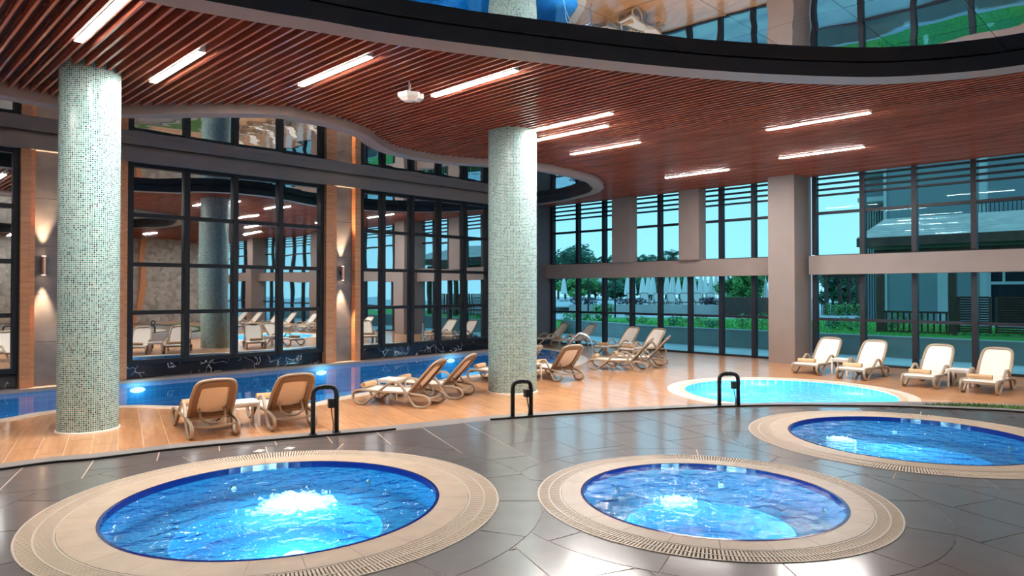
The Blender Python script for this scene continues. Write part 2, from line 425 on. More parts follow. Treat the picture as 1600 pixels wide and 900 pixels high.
def lay(name, parent, mat, ang, la, lb, gap, z, th, bounds, stag, ok, holes, keep, limit, rest_name, min_view=True, origin=(0, 0)):
    """lay loose pieces; the `limit` largest in view are objects, the others one joined mesh"""
    full = MB(); a, b = (la-gap)/2, (lb-gap)/2
    v = [(x, y, zz) for zz in (-th, 0) for y in (-b, b) for x in (-a, a)]
    full.add(v, [(4, 5, 7, 6), (0, 1, 5, 4), (2, 6, 7, 3), (0, 4, 6, 2), (1, 3, 7, 5)], [(x, y) for x, y, zz in v])
    me = full.mesh(name, mat); lst = []
    for c, al in cells(ang, la, lb, bounds, stag, ok, origin):
        px = to_px(c[0], c[1], z); seen = -60 < px[0] < 1660 and -60 < px[1] < 960
        lst.append((0 if seen else 1, px[2] if px[2] > 0 else 999, c, al))
    lst.sort(key=lambda t: t[:2]); rest = MB(); ca, sa = math.cos(ang), math.sin(ang); k = 0
    for seen, dep, c, al in lst:
        loose = k < limit
        if al:
            if loose: put(name, me, parent, (c[0], c[1], z), ang)
            else: rest.add([(c[0]+x*ca-y*sa, c[1]+x*sa+y*ca, z+zz) for x, y, zz in v], [(4, 5, 7, 6), (0, 1, 5, 4), (2, 6, 7, 3), (0, 4, 6, 2), (1, 3, 7, 5)], [(x, y) for x, y, zz in v])
        else:
            hs = [h for h in holes if min(math.hypot(p[0]-c[0], p[1]-c[1]) for p in h) < la+.6 or inside(c, h)]
            V, T = cut(rect(c, ang, la-gap, lb-gap), hs, keep)
            if not T: continue
            m = MB(); m.tris([(x-c[0], y-c[1]) for x, y in V], T, 0, -th)
            uv = [((x*ca+y*sa), (-x*sa+y*ca)) for x, y, zz in m.v]
            m.u = [[uv[i] for i in f] for f in m.f]
            if loose: o = m.build(name, mat, parent); o.location = (c[0], c[1], z)
            else: rest.add([(x+c[0], y+c[1], zz+z) for x, y, zz in m.v], m.f, uv)
        k += 1
    if rest.v: tag(rest.build(rest_name, mat, parent), kind='stuff')
    return k

# ------------------------------------------------------------------ floor: wood-look deck around the pools
hole_pool = offset(POOL_OUT, -.14)
hole_p4 = circle(P4C, P4R*.92)
pl_in = offset(PLAT, -.25)
YD = 19.15
V, T = cut([(X0, Y0), (X1, Y0), (X1, YD), (X0, YD)], [hole_pool, hole_p4, pl_in])
floor = tag(MB().tris(V, T, -.004, -.2).build('floor', M['grout']), 'warm wood-look plank deck around the pools', kind='structure')
def deck_ok(p):
    return X0 < p[0] < X1 and Y0 < p[1] < YD and not (p[1] > 18.2 and p[0] < 19.5) and not inside(p, hole_pool) and math.hypot(p[0]-P4C[0], p[1]-P4C[1]) > P4R*.92 and not inside(p, pl_in)
lay('plank', floor, M['plank'], math.atan2(.963, .267), 1.28, .32, .008, 0, .02, (X0, X1, Y0, YD), .37, deck_ok,
    [hole_pool, hole_p4, pl_in], [(X0, Y0), (X1, Y0), (X1, YD), (X0, YD)], 290, 'far_planks')

# ------------------------------------------------------------------ raised whirlpool platform
spa_holes = [circle(c, r, 72) for c, r, k in SPAS]
ring_holes = [circle(c, r+k, 72) for c, r, k in SPAS]
V, T = cut(PLAT, spa_holes)
plat = MB().tris(V, T, ZP-.004).wall(PLAT, 0, ZP-.004).build('platform', M['grout'])
tag(plat, 'raised platform of dark slate tiles holding three round whirlpools', kind='structure')
def plat_ok(p): return inside(p, PLAT) and all(math.hypot(p[0]-c[0], p[1]-c[1]) > r+k for c, r, k in SPAS)
lay('tile', plat, M['slate'], math.atan2(.932, .362), 1.25, .63, .012, ZP, .012, (-9, 15, -12, 12), .5, plat_ok, ring_holes, PLAT, 260, 'far_tiles', origin=(.2, .1))
for si, (c, r, k) in enumerate(SPAS):
    others = [spa_holes[j] if j > si else ring_holes[j] for j in range(3) if j != si]
    n = 16 if r > 1.7 else 13
    for i in range(n):
        a0, a1 = 2*math.pi*i/n+.1*si, 2*math.pi*(i+1)/n+.1*si; g = .006/r
        q = [(c[0]+(r+k-.007)*math.cos(a0+g+(a1-a0-2*g)*t/6), c[1]+(r+k-.007)*math.sin(a0+g+(a1-a0-2*g)*t/6)) for t in range(7)]
        q2 = [(c[0]+(r+.003)*math.cos(a0+g+(a1-a0-2*g)*t/6), c[1]+(r+.003)*math.sin(a0+g+(a1-a0-2*g)*t/6)) for t in range(6, -1, -1)]
        V, T = cut(ccw(q+q2), others, PLAT)
        if T: MB().tris(V, T, ZP, ZP-.012).build('tile', M['slate'], plat)
# nosing strip and black kerb along the edge
ns = MB(); out1, out2 = offset(PLAT, .05), offset(PLAT, .34); n = len(PLAT)
for i in range(n):
    j = (i+1) % n
    ns.add([(*PLAT[i], ZP), (*out2[i], ZP), (*out2[j], ZP), (*PLAT[j], ZP)], [(0, 1, 2, 3)])
    ns.add([(*out2[i], 0), (*out2[j], 0), (*out2[j], ZP), (*out2[i], ZP)], [(0, 1, 2, 3)])
tag(ns.build('trim_1', plain('grey_stone_nosing', (.21, .19, .185), .45)), 'grey stone nosing along the platform edge', kind='structure')
gap_a, gap_b = G(618, 671.5, ZP), G(766, 656.5, ZP)
def near_i(p): return min(range(n), key=lambda i: math.hypot(PLAT[i][0]-p[0], PLAT[i][1]-p[1]))
ia, ib = near_i(gap_a), near_i(gap_b)
def kerb(i0, steps, d, start=None, end=None):
    pts = [PLAT[(i0+d*s) % n] for s in range(steps)]
    if start: pts[0] = start
    m = MB().sweep([(x, y, ZP+.011) for x, y in pts], [(-.014, -.011), (.014, -.011), (.014, .011), (-.014, .011)])
    return m
L_ = len(PLAT_EDGE)*5
dirn = 1 if math.hypot(PLAT[(ia+1) % n][0]-gap_b[0], PLAT[(ia+1) % n][1]-gap_b[1]) > math.hypot(PLAT[ia][0]-gap_b[0], PLAT[ia][1]-gap_b[1]) else -1
k1 = tag(kerb(ia, 60, dirn, gap_a).build('kerb', M['rubber']), 'low black kerb strip in front of the two chairs seen from behind', 'kerb')
k2 = tag(kerb(ib, 60, -dirn, gap_b).build('kerb', M['rubber']), 'low black kerb strip curving past the round lower pool', 'kerb')
# grass tier stepping down on the far right of the platform
tier_in = [G(px, py, ZP) for px, py in [(1180, 634.5), (1250, 634), (1300, 634), (1400, 635.5), (1500, 639.5), (1600, 644.5)]]+[W(9.6, 9.2), W(11.5, 6.5), W(12.0, 3.0)]
tier_out = [G(px, py, .27) for px, py in [(1180, 633), (1250, 630.5), (1300, 629), (1400, 627.5), (1500, 629), (1600, 632.5)]]+[W(10.9, 10.6), W(13.2, 7.2), W(13.6, 3.0)]
ti, to_ = spline(tier_in, 5), spline(tier_out, 5)
tm = MB(); gr = MB()
for i in range(len(ti)-1):
    a, b, c_, d_ = ti[i], to_[i], to_[i+1], ti[i+1]
    tm.add([(*a, .27), (*b, .27), (*c_, .27), (*d_, .27), (*b, 0), (*c_, 0)], [(0, 1, 2, 3), (1, 4, 5, 2)])
tag(tm.build('platform_step', bpy.data.materials['grey_stone_nosing']), 'low grey stone step below the platform edge', kind='structure')
for i in range(14, len(ti)-1):
    f = min(1, (i-14)/5)
    def P(q0, q1, t): return (q0[0]+(q1[0]-q0[0])*t, q0[1]+(q1[1]-q0[1])*t)
    a, b, c_, d_ = P(ti[i], to_[i], .25), P(ti[i], to_[i], .3+.5*f), P(ti[i+1], to_[i+1], .3+.5*min(1, f+.17)), P(ti[i+1], to_[i+1], .25)
    gr.add([(*a, .285), (*b, .285), (*c_, .285), (*d_, .285)], [(0, 1, 2, 3)])
    for _ in range(160):
        s, t = random.random(), random.random()
        x = (a[0]*(1-s)+d_[0]*s)*(1-t)+(b[0]*(1-s)+c_[0]*s)*t; y = (a[1]*(1-s)+d_[1]*s)*(1-t)+(b[1]*(1-s)+c_[1]*s)*t
        an = random.random()*6.28; hh = random.uniform(.02, .05)
        gr.add([(x-.006*math.cos(an), y-.006*math.sin(an), .284), (x+.006*math.cos(an), y+.006*math.sin(an), .284), (x+.01*math.sin(an), y+.01*math.cos(an), .284+hh)], [(0, 1, 2)])
tag(gr.build('turf_strip', M['turf']), 'green artificial turf strip along the platform edge', 'turf', kind='stuff')

# ------------------------------------------------------------------ ceiling
ceil = tag(MB().box(X0, X1+.4, Y0, Y1+.75, 5.76, 5.95).build('ceiling', M['backing']), 'red-brown slatted timber ceiling with recessed lamps', kind='structure')
SP, SW = .151, .036
def y_runs(x):
    ys = []; y = Y0+.05; on = None; st = .04
    def ok(y_): return not inside((x, y_), RN_OUT) and not inside((x, y_), RF_OUT)
    ye = 19.14 if x > 19.75 else Y1
    while y < ye-.02:
        if ok(y) and on is None: on = y
        if not ok(y) and on is not None:
            if y-on > .15: ys.append((on, y))
            on = None
        y += st
    if on is not None and ye-.05-on > .15: ys.append((on, ye-.05))
    return ys
segs = []
k = 0
while X0+.1+k*SP < X1-.05:
    x = X0+.1+k*SP; k += 1
    for a, b in y_runs(x):
        ps = [to_px(x, a+(b-a)*t/8, ZS) for t in range(9)]
        ps = [p for p in ps if -20 < p[0] < 1620 and -20 < p[1] < 500 and p[2] > 1]
        segs.append((min([p[2] for p in ps], default=500), x, a, b))
segs.sort()
v = [(x, y, z) for z in (0, .125) for y in (-.5, .5) for x in (-SW/2, SW/2)]
def slat_mesh(L):
    m = MB(); vv = [(x, y*L, z) for x, y, z in v]
    m.add(vv, [(0, 2, 3, 1), (4, 5, 7, 6), (0, 1, 5, 4), (2, 6, 7, 3), (0, 4, 6, 2), (1, 3, 7, 5)], [(y, x+z) for x, y, z in vv]); return m
rest = MB()
for i, (d, x, a, b) in enumerate(segs):
    m = slat_mesh(b-a)
    if i < 295:
        o = m.build('slat', M['slat'], ceil); o.location = (x, (a+b)/2, ZS)
    else: rest.add([(p[0]+x, p[1]+(a+b)/2, p[2]+ZS) for p in m.v], m.f, [(p[1], p[0]+p[2]) for p in m.v])
tag(rest.build('rear_slats', M['slat'], ceil), kind='stuff')
# rims of the two recesses
def rim(name, outer, inner, closed, label):
    m = MB(); nn = len(outer)
    for i in range(nn if closed else nn-1):
        j = (i+1) % nn; a, b, c_, d_ = outer[i], inner[i], inner[j], outer[j]
        m.add([(*a, ZR), (*b, ZR), (*c_, ZR), (*d_, ZR)], [(0, 1, 2, 3)])
        m.add([(*a, ZR), (*d_, ZR), (*d_, 5.76), (*a, 5.76)], [(0, 1, 2, 3)])
        m.add([(*b, ZR), (*c_, ZR), (*c_, ZM-.012), (*b, ZM-.012)], [(3, 2, 1, 0)])
    o = m.build(name, [M['rim'], M['shaded_rim']]); tag(o, label, kind='structure')
    for i, p in enumerate(o.data.polygons):
        if i % 3 == 2: p.material_index = 1  # inner faces take the colour with shade painted in
    return o
rim('trim_2', RN_OUT, RN_IN, True, 'grey rim of the mirrored recess above the whirlpools')
near_ccw = RF_NEAR if area(RF_NEAR+[(-9, 18.65)]) > 0 else RF_NEAR[::-1]
rf_in = offset(near_ccw, -.33, False)
rim('trim_3', near_ccw, rf_in, False, 'grey rim of the wavy mirrored recess above the swimming pool')
# mirror panels of both recesses
mz = random.Random(3)
def mirror_cells(poly, keep, org):
    for c, al in cells(0, 1.87, 1.13, (X0, X1, Y0, Y1), 0, lambda p: inside(p, poly), org):
        V, T = cut(rect(c, 0, 1.864, 1.124), [], keep)
        if not T: continue
        m = MB(); m.tris([(x-c[0], y-c[1]) for x, y in V], [t[::-1] for t in T], 0, .008)
        o = m.build('mirror_panel', M['mirror_c'], ceil); o.location = (c[0], c[1], ZM)
        o.rotation_euler = (mz.uniform(-.002, .002), mz.uniform(-.002, .002), 0)
mirror_cells(RN_IN, offset(RN_IN, .15), (1.5, .9))
RF_IN = ccw(rf_in+([(-9, 18.65)]))
mirror_cells(RF_OUT, ccw(offset(near_ccw, -.15, False)+[(-9, 18.6)]), (0, 17.2))

# ------------------------------------------------------------------ mirror-glazed wall behind the pool
wl = MB().box(X0, 19.72, 18.76, 18.95, -1.4, 5.95).box(X0, 19.72, 18.42, 18.76, 5.33, 5.655).box(X0, 19.72, 18.46, 18.76, 5.655, 5.70)
wl.box(X0, 19.6, 18.30, 18.76, -.05, .03)
wall_left = tag(wl.build('wall_left', M['pillar']), 'wall of large black-framed mirror windows behind the pool', kind='structure')
def pilaster(xa, xb, xc, xd, nm):
    """wood fin xa-xb, stone xb-xc, wood fin xc-xd"""
    p = tag(MB().box(xb, xc, 18.66, 18.77, -.05, 5.33).build(nm, M['stone'], wall_left))
    for a, b in ((xa, xb), (xc, xd)):
        wd = (b-a)
        MB().box(a, a+wd*.68, 18.40, 18.77, -.1, 5.33).build('wood_fin', M['fin'], wall_left)
        MB().box(a+wd*.72, b, 18.47, 18.77, -.1, 5.33).build('wood_fin', M['fin'], wall_left)
    z = -.05
    while z < 5.3:
        MB().box(xb+.004, xc-.004, 18.60, 18.66, z+.004, min(z+1.08, 5.33)-.004).build('stone_panel', M['stone'], wall_left); z += 1.08
pilaster(3.14, 3.42, 5.03, 5.30, 'pilaster_core'); pilaster(10.63, 11.02, 11.62, 11.86, 'pilaster_core')
ROWS = [.40, 1.64, 2.83, 4.05, 5.30]
def mirror_window(name, xs, label):
    m = MB().box(xs[0], xs[-1], 18.60, 18.76, 0.03, .36)
    o = tag(m.build(name, M['marble']), label, kind='structure')
    for i, x in enumerate(xs):
        a, b = (x, x+.14) if i == 0 else ((x-.10, x) if i == len(xs)-1 else (x-.065, x+.065))
        MB().box(a, b, 18.53, 18.74, .36, 5.33).build('mullion', M['frame'], o)
    for i, z in enumerate(ROWS):
        h = .05 if 0 < i < 4 else .07
        for a, b in zip(xs[:-1], xs[1:]):
            MB().box(a+.065, b-.065, 18.56, 18.74, max(.36, z-h), min(5.33, z+h)).build('transom', M['frame'], o)
    for a, b in zip(xs[:-1], xs[1:]):
        for z0, z1 in zip(ROWS[:-1], ROWS[1:]):
            w2, h2 = (b-a)/2-.05, (z1-z0)/2-.035
            q = MB().add([(-w2, 0, -h2), (w2, 0, -h2), (w2, 0, h2), (-w2, 0, h2), (-w2, .01, -h2), (w2, .01, -h2), (w2, .01, h2), (-w2, .01, h2)],
                         [(0, 1, 2, 3), (4, 7, 6, 5), (0, 4, 5, 1), (1, 5, 6, 2), (2, 6, 7, 3), (3, 7, 4, 0)]).build('mirror_pane', M['mirror'], o)
            q.location = ((a+b)/2, 18.65, (z0+z1)/2); q.rotation_euler = (mz.uniform(-.0025, .0025), 0, mz.uniform(-.0025, .0025))
mirror_window('window_1', [-8.9, -7.6, -6.3, -5, -3.7, -2.2, -.85, .48, 1.8, 3.13], 'black-framed mirror window beside the lit grey pilaster near the mosaic column')
mirror_window('window_2', [5.31, 6.72, 7.99, 9.28, 10.62], 'black-framed mirror window of four bays between the two lit pilasters')
mirror_window('window_3', [11.87, 12.76, 13.9, 15.05, 16.2, 17.35, 18.5, 19.6], 'black-framed mirror window of narrow bays at the far end of the pool')
tag(MB().box(19.5, 21.62, 19.16, 19.36, -.02, 5.74).box(19.60, 19.72, 18.53, 19.16, -.02, 5.74).build('wall_pier', M['pier']), 'dark grey pier where the mirror wall meets the garden windows', kind='structure')

# ------------------------------------------------------------------ garden facade
XF = 21.5
LM = [19.1, 17.74, 16.43, 15.15, 13.92, 12.70, 11.52, 10.37, 9.30]
RM = [8.42, 7.05, 5.70, 4.30, 2.9, 1.5, .1, -1.3, -2.7, -4.1, -5.5, -6.9, -8.3, -9.7, -11.1, -12.5, -13.9]
def glass_wall(name, ys, z0, z1, bars, label):
    o = tag(MB().box(XF-.02, XF+.12, min(ys), max(ys), z0, z0+.06).build(name, M['mullion']), label, kind='structure')
    for y in ys: MB().box(XF-.10, XF+.10, y-.065, y+.065, z0+.06, z1).build('mullion', M['mullion'], o)
    for a, b in zip(ys[:-1], ys[1:]):
        lo, hi = min(a, b)+.065, max(a, b)-.065
        for z, h in bars: MB().box(XF-.06, XF+.08, lo, hi, z-h, z+h).build('transom', M['mullion'], o)
        zs = [z0+.06]+[z for z, h in bars if h > .03]+[z1]
        for za, zb in zip(zs[:-1], zs[1:]): MB().box(XF+.03, XF+.04, lo-.01, hi+.01, za, zb).build('pane', M['glass'], o)
UB = [(4.52, .04), (5.06, .026), (5.23, .026), (5.40, .026), (5.57, .026)]
glass_wall('window_4', LM, 0, 2.68, [(1.32, .04)], 'row of lower garden windows left of the big grey pillar')
glass_wall('window_5', LM, 3.2, 5.74, UB, 'row of upper garden windows with thin louvre bars left of the big grey pillar')
glass_wall('window_6', RM, 0, 2.68, [(1.32, .04)], 'row of lower garden windows behind the white loungers')
glass_wall('window_7', RM, 3.2, 5.74, UB, 'row of upper garden windows with thin louvre bars facing the timber pavilion')
fb = MB().box(21.12, 21.62, 9.0, 19.16, 2.66, 3.22)
tag(fb.build('trim_4', M['pillar']), 'taupe spandrel beam across the garden windows left of the pillar', kind='structure')
tag(MB().box(21.05, 21.62, -14, 8.44, 2.66, 3.22).build('trim_5', M['pillar']), 'taupe spandrel beam above the white loungers', kind='structure')
for i, (ya, yb, xa, lb) in enumerate([(8.60, 9.40, 20.4, 'big taupe pillar between the garden windows'), (-.3, .5, 20.6, 'taupe pillar further along the garden windows'), (-8.8, -8.0, 20.6, 'taupe pillar near the pebble wall')]):
    tag(MB().box(xa, 21.65, ya, yb, 0, 5.75).build('pillar', M['pillar']), lb, kind='structure')
for ya, yb, lb in ((12.08, 12.85, 'stub pillar on the spandrel beam near the big pillar'), (14.9, 15.7, 'stub pillar on the spandrel beam near the pool end')):
    tag(MB().box(20.98, 21.45, ya, yb, 3.22, 5.75).build('pillar', M['pillar']), lb, kind='structure')
# the rest of the room, seen in the mirrors
tag(MB().box(X0, X1+.2, Y0-.2, Y0, -.1, 5.95).build('wall_back', M['pebble']), 'pebbled stone wall', kind='structure')
tag(MB().box(X0-.2, X0, Y0, Y1+.3, -1.4, 5.95).build('wall_near', M['stone']), 'plain grey wall', kind='structure')
for x in (12.5, 15.2):
    m = MB(); m.bar((x, Y0+.15, 0), (x+.5, Y0+.15, 5.7), .3, .3)
    tag(m.build('trim_6', M['fin']), 'slanted oak fin on the pebbled stone wall', kind='structure')

# ------------------------------------------------------------------ mosaic columns
for (c, r), lb in zip(COLS, ('round mosaic column in pale green tiles beside the lit grey pilaster', 'round mosaic column in pale green tiles in the middle of the deck')):
    t = thing('mosaic_column', (c[0], c[1], 0), 0, lb, 'column')
    MB().lathe([(r, .02), (r, 5.75)], 64, uvr=r).build('shaft', M['mosaic'], t, True)
    MB().lathe([(r+.02, 0), (r+.02, .03), (r, .035)], 48).build('base_ring', M['white_cop'], t, True)

# ------------------------------------------------------------------ lamps in the ceiling
def strip(i, px0, px1, label):
    a, b = G(*px0, 5.6), G(*px1, 5.6)
    x = (a[0]+b[0])/2; kk = round((x-(X0+.1+SP/2))/SP); x = X0+.1+SP/2+kk*SP
    y = (a[1]+b[1])/2
    t = thing('strip_lamp', (x, y, 5.60), 0, label, 'lamp', 'strip lamps between the ceiling slats')
    MB().box(-.052, .052, -1.03, 1.03, .004, .15).build('housing', M['white'], t)
    MB().box(-.05, .05, -1.02, 1.02, 0, .003).build('diffuser', M['lamp'], t)
SL = 'glowing white strip lamp added out of view between the timber ceiling slats'
SLS = ['strip lamp above the pilaster-side mosaic column, nearer the whirlpools', 'strip lamp above the pilaster-side mosaic column, nearer the pool',
       'strip lamp between the pilaster-side column and the projector', 'strip lamp right beside the hanging projector',
       'one of two parallel strip lamps beside the middle column, nearer the platform', 'one of two parallel strip lamps beside the middle column, nearer the garden glass',
       'strip lamp just past the parallel pair beside the middle column', 'strip lamp closest to the stub pillars of the garden windows',
       'strip lamp above the round deck pool, nearer the whirlpools', 'strip lamp above the window loungers by the big pillar']
for i, (p, q) in enumerate([((122, 63), (205, 2)), ((240, 130), (323, 83)), ((473, 135), (587, 92)), ((673, 150), (805, 110)), ((838, 206), (960, 178)),
                            ((838, 220), (950, 198)), ((891, 241), (1000, 223)), ((1038, 278), (1138, 265)), ((1197, 203), (1360, 177)), ((1217, 247), (1350, 231))]):
    strip(i, p, q, 'glowing white '+SLS[i])
for x, y in ((16.5, 1.0), (18.5, -3.5), (14.5, -8.5), (19, -9.5), (-4.5, 10.5), (-1.0, 11.2), (8, -11.5), (1, -12)):  # further strip lamps added out of view to brighten the room
    kk = round((x-(X0+.1+SP/2))/SP); x = X0+.1+SP/2+kk*SP
    t = thing('strip_lamp', (x, y, 5.60), 0, SL, 'lamp', 'strip lamps between the ceiling slats')
    MB().box(-.052, .052, -1.03, 1.03, .004, .15).build('housing', M['white'], t)
    MB().box(-.05, .05, -1.02, 1.02, 0, .003).build('diffuser', M['lamp'], t)

def light(name, typ, parent, loc, energy, col, rot=None, **kw):
    l = bpy.data.lights.new(name, typ); l.energy = energy; l.color = col
    for k_, v_ in kw.items(): setattr(l, k_, v_)
    o = bpy.data.objects.new(name, l); C.objects.link(o); o.parent = parent; o.location = loc
    if rot: o.rotation_euler = rot
    return o

# wall sconces on the two pilasters
for (px, py), lb in (((68, 415), 'copper up-and-down wall lamp on the pilaster next to the mosaic column'), ((535, 427), 'copper up-and-down wall lamp on the pilaster between the mirror windows')):
    x, z = PY(px, py, 18.5)
    t = thing('wall_lamp', (x, 18.47, z), 0, lb, 'lamp')
    tb = MB().lathe([(.001, -.21), (.05, -.21), (.05, .21), (.001, .21)], 20).build('tube', M['copper'], t, False)
    MB().box(-.03, .03, .03, .13, -.06, .06).build('bracket', M['black'], t)
    for s in (-1, 1):
        MB().lathe([(.001, s*.214), (.04, s*.214)], 20).build('bulb', M['bulb'], tb)
        light('beam', 'SPOT', t, (0, .03, s*.23), 700, (1, .74, .45), (math.radians(180 if s > 0 else 0)+s*math.radians(6), 0, 0), spot_size=math.radians(48), spot_blend=.6, shadow_soft_size=.03)

# projector hanging from the slats
PJ = G(640, 158, 5.3)
t = thing('ceiling_projector', (PJ[0], PJ[1], 5.30), math.radians(-20), 'small white projector hanging from the timber slat ceiling', 'projector')
b = MB(); b.lathe([(.001, -.005), (.10, 0), (.19, .05), (.20, .07), (.20, .12), (.001, .125)], 6); b.build('body', M['white'], t)
MB().box(.12, .205, -.12, .12, .03, .11).build('front_panel', M['white'], t)
MB().tube([(0, 0, .12), (0, 0, .34)], .018, 10).build('mount_pole', M['steel'], t)
m = MB()
for q in range(3): m.lathe([(.001, .001), (.018, .001), (.018, -.004)], 12, c=(0, -.06+q*.06))
lens = MB().lathe([(.001, .01), (.03, .01), (.035, 0)], 16).build('lens', M['dglass'], t); lens.location = (.206, .03, .07); lens.rotation_euler = (0, math.pi/2, 0)

# ------------------------------------------------------------------ swimming pool
pool = thing('swimming_pool', (8, 15.5, 0), 0, 'long blue swimming pool with a wavy edge below the mirror wall', 'pool')
def child(o): o.parent = pool; o.matrix_parent_inverse = Matrix.Translation((-8, -15.5, 0)); return o
inn = [(x, min(y, 18.31)) for x, y in offset(POOL_NEAR, -.28, False)]
poly_in = inn+[(inn[-1][0], 18.31), (X0, 18.31), (X0, inn[0][1])]
child(MB().wall(poly_in, -.85, -.012, flip=False).build('basin_wall', M['ptile']))
V, T = cut(ccw(poly_in), [])
child(MB().tris(V, T, -.85).build('basin_floor', M['ptile']))
child(MB().tris(V, T, -.06).build('water', M['water']))
st = 0
while st < len(POOL_NEAR)-1:
    en = min(st+1, len(POOL_NEAR)-1)
    o1, o2, i1, i2 = POOL_NEAR[st], POOL_NEAR[en], inn[st], inn[en]
    def lp(a, b, f): return (a[0]+(b[0]-a[0])*f, a[1]+(b[1]-a[1])*f)
    q = [lp(o1, o2, .006), lp(o1, o2, .994), lp(i1, i2, .994), lp(i1, i2, .006)]
    child(MB().prism(q, -.10, .014).build('coping_stone', M['white_cop'])); st = en
def pool_lamp(loc, rot, par, r=.13, e_=60, adopt=None):
    o = MB().lathe([(.001, .012), (r*.8, .012), (r, 0)], 20).build('underwater_lamp', M['uw']); o.location = loc; o.rotation_euler = rot
    if adopt: adopt(o)
    else: o.parent = par
    light('underwater_light', 'POINT', o, (0, 0, .22), e_, (.8, .95, 1), shadow_soft_size=.1)
    return o
for px, py in ((212, 597), (498, 571), (700, 553)):
    x, z = PY(px, py, 18.45); wl_ = pool_lamp((x, 18.30, -.22), (math.radians(90), 0, 0), pool, .14, 9, child); wl_.scale = (1.25, .5, 1)
for x, y in ((1.0, 14.4), (6.6, 12.6), (12.2, 13.6), (16.6, 14.0), (-4, 13.2)):  # unseen lamps added along the near side to light the water evenly blue
    pool_lamp((x, y, -.6), (math.radians(-90), 0, 0), pool, .12, 60, child)
# steel ladder at the far end
t = thing('pool_ladder', (17.4, 14.35, 0), math.radians(130), 'stainless steel ladder rails at the far end of the swimming pool', 'ladder')
for s in (-.25, .25):
    MB().tube(spline([(-.45, s, 0), (-.40, s, .55), (-.18, s, .78), (.10, s, .72), (.42, s, .2), (.46, s, -.7)], 5), .021, 8).build('rail', M['steel'], t, True)
for z in (-.25, -.5): MB().bar((.46, -.25, z), (.46, .25, z), .07, .03).build('rung', M['steel'], t)

# ------------------------------------------------------------------ round pools
def ring_piece(r0, r1, a0, a1, z0, z1, n=5):
    q = [(r1*math.cos(a0+(a1-a0)*i/n), r1*math.sin(a0+(a1-a0)*i/n)) for i in range(n+1)]+[(r0*math.cos(a0+(a1-a0)*i/n), r0*math.sin(a0+(a1-a0)*i/n)) for i in range(n, -1, -1)]
    return MB().prism(q, z0, z1)
def foam_patch(r, seed, amp=.05, cx=0, cy=0, z=0):
    rr = random.Random(seed); m = MB(); N = 26; V = []; K = 64
    ph = [rr.uniform(0, 6.28) for _ in range(6)]
    for i in range(N+1):
        for j in range(K):
            a = 2*math.pi*j/K; f = i/N
            rad = r*f*(1+.16*math.sin(3*a+ph[0])+.12*math.sin(7*a+ph[1])+.12*math.sin(13*a+ph[2])+.1*math.sin(23*a+ph[3]))
            h = amp*(1-f)**.7*(.35+.9*rr.random())+(-.014 if f > .55 and rr.random() < (f-.45)*1.5 else .008)
            V.append((cx+rad*math.cos(a), cy+rad*math.sin(a), z+h))
    m.add(V, [(i*K+j, i*K+(j+1) % K, (i+1)*K+(j+1) % K, (i+1)*K+j) for i in range(N) for j in range(K)])
    for _ in range(60):
        a, d = rr.random()*6.28, r*(.8+abs(rr.gauss(0, .3))); x, y = cx+d*math.cos(a), cy+d*math.sin(a); s = rr.uniform(.004, .014)
        m.add([(x+s*2, y, z), (x-s, y+s*1.5, z), (x-s, y-s*1.5, z), (x, y, z+s*1.6)], [(0, 1, 3), (1, 2, 3), (2, 0, 3)])
    return m
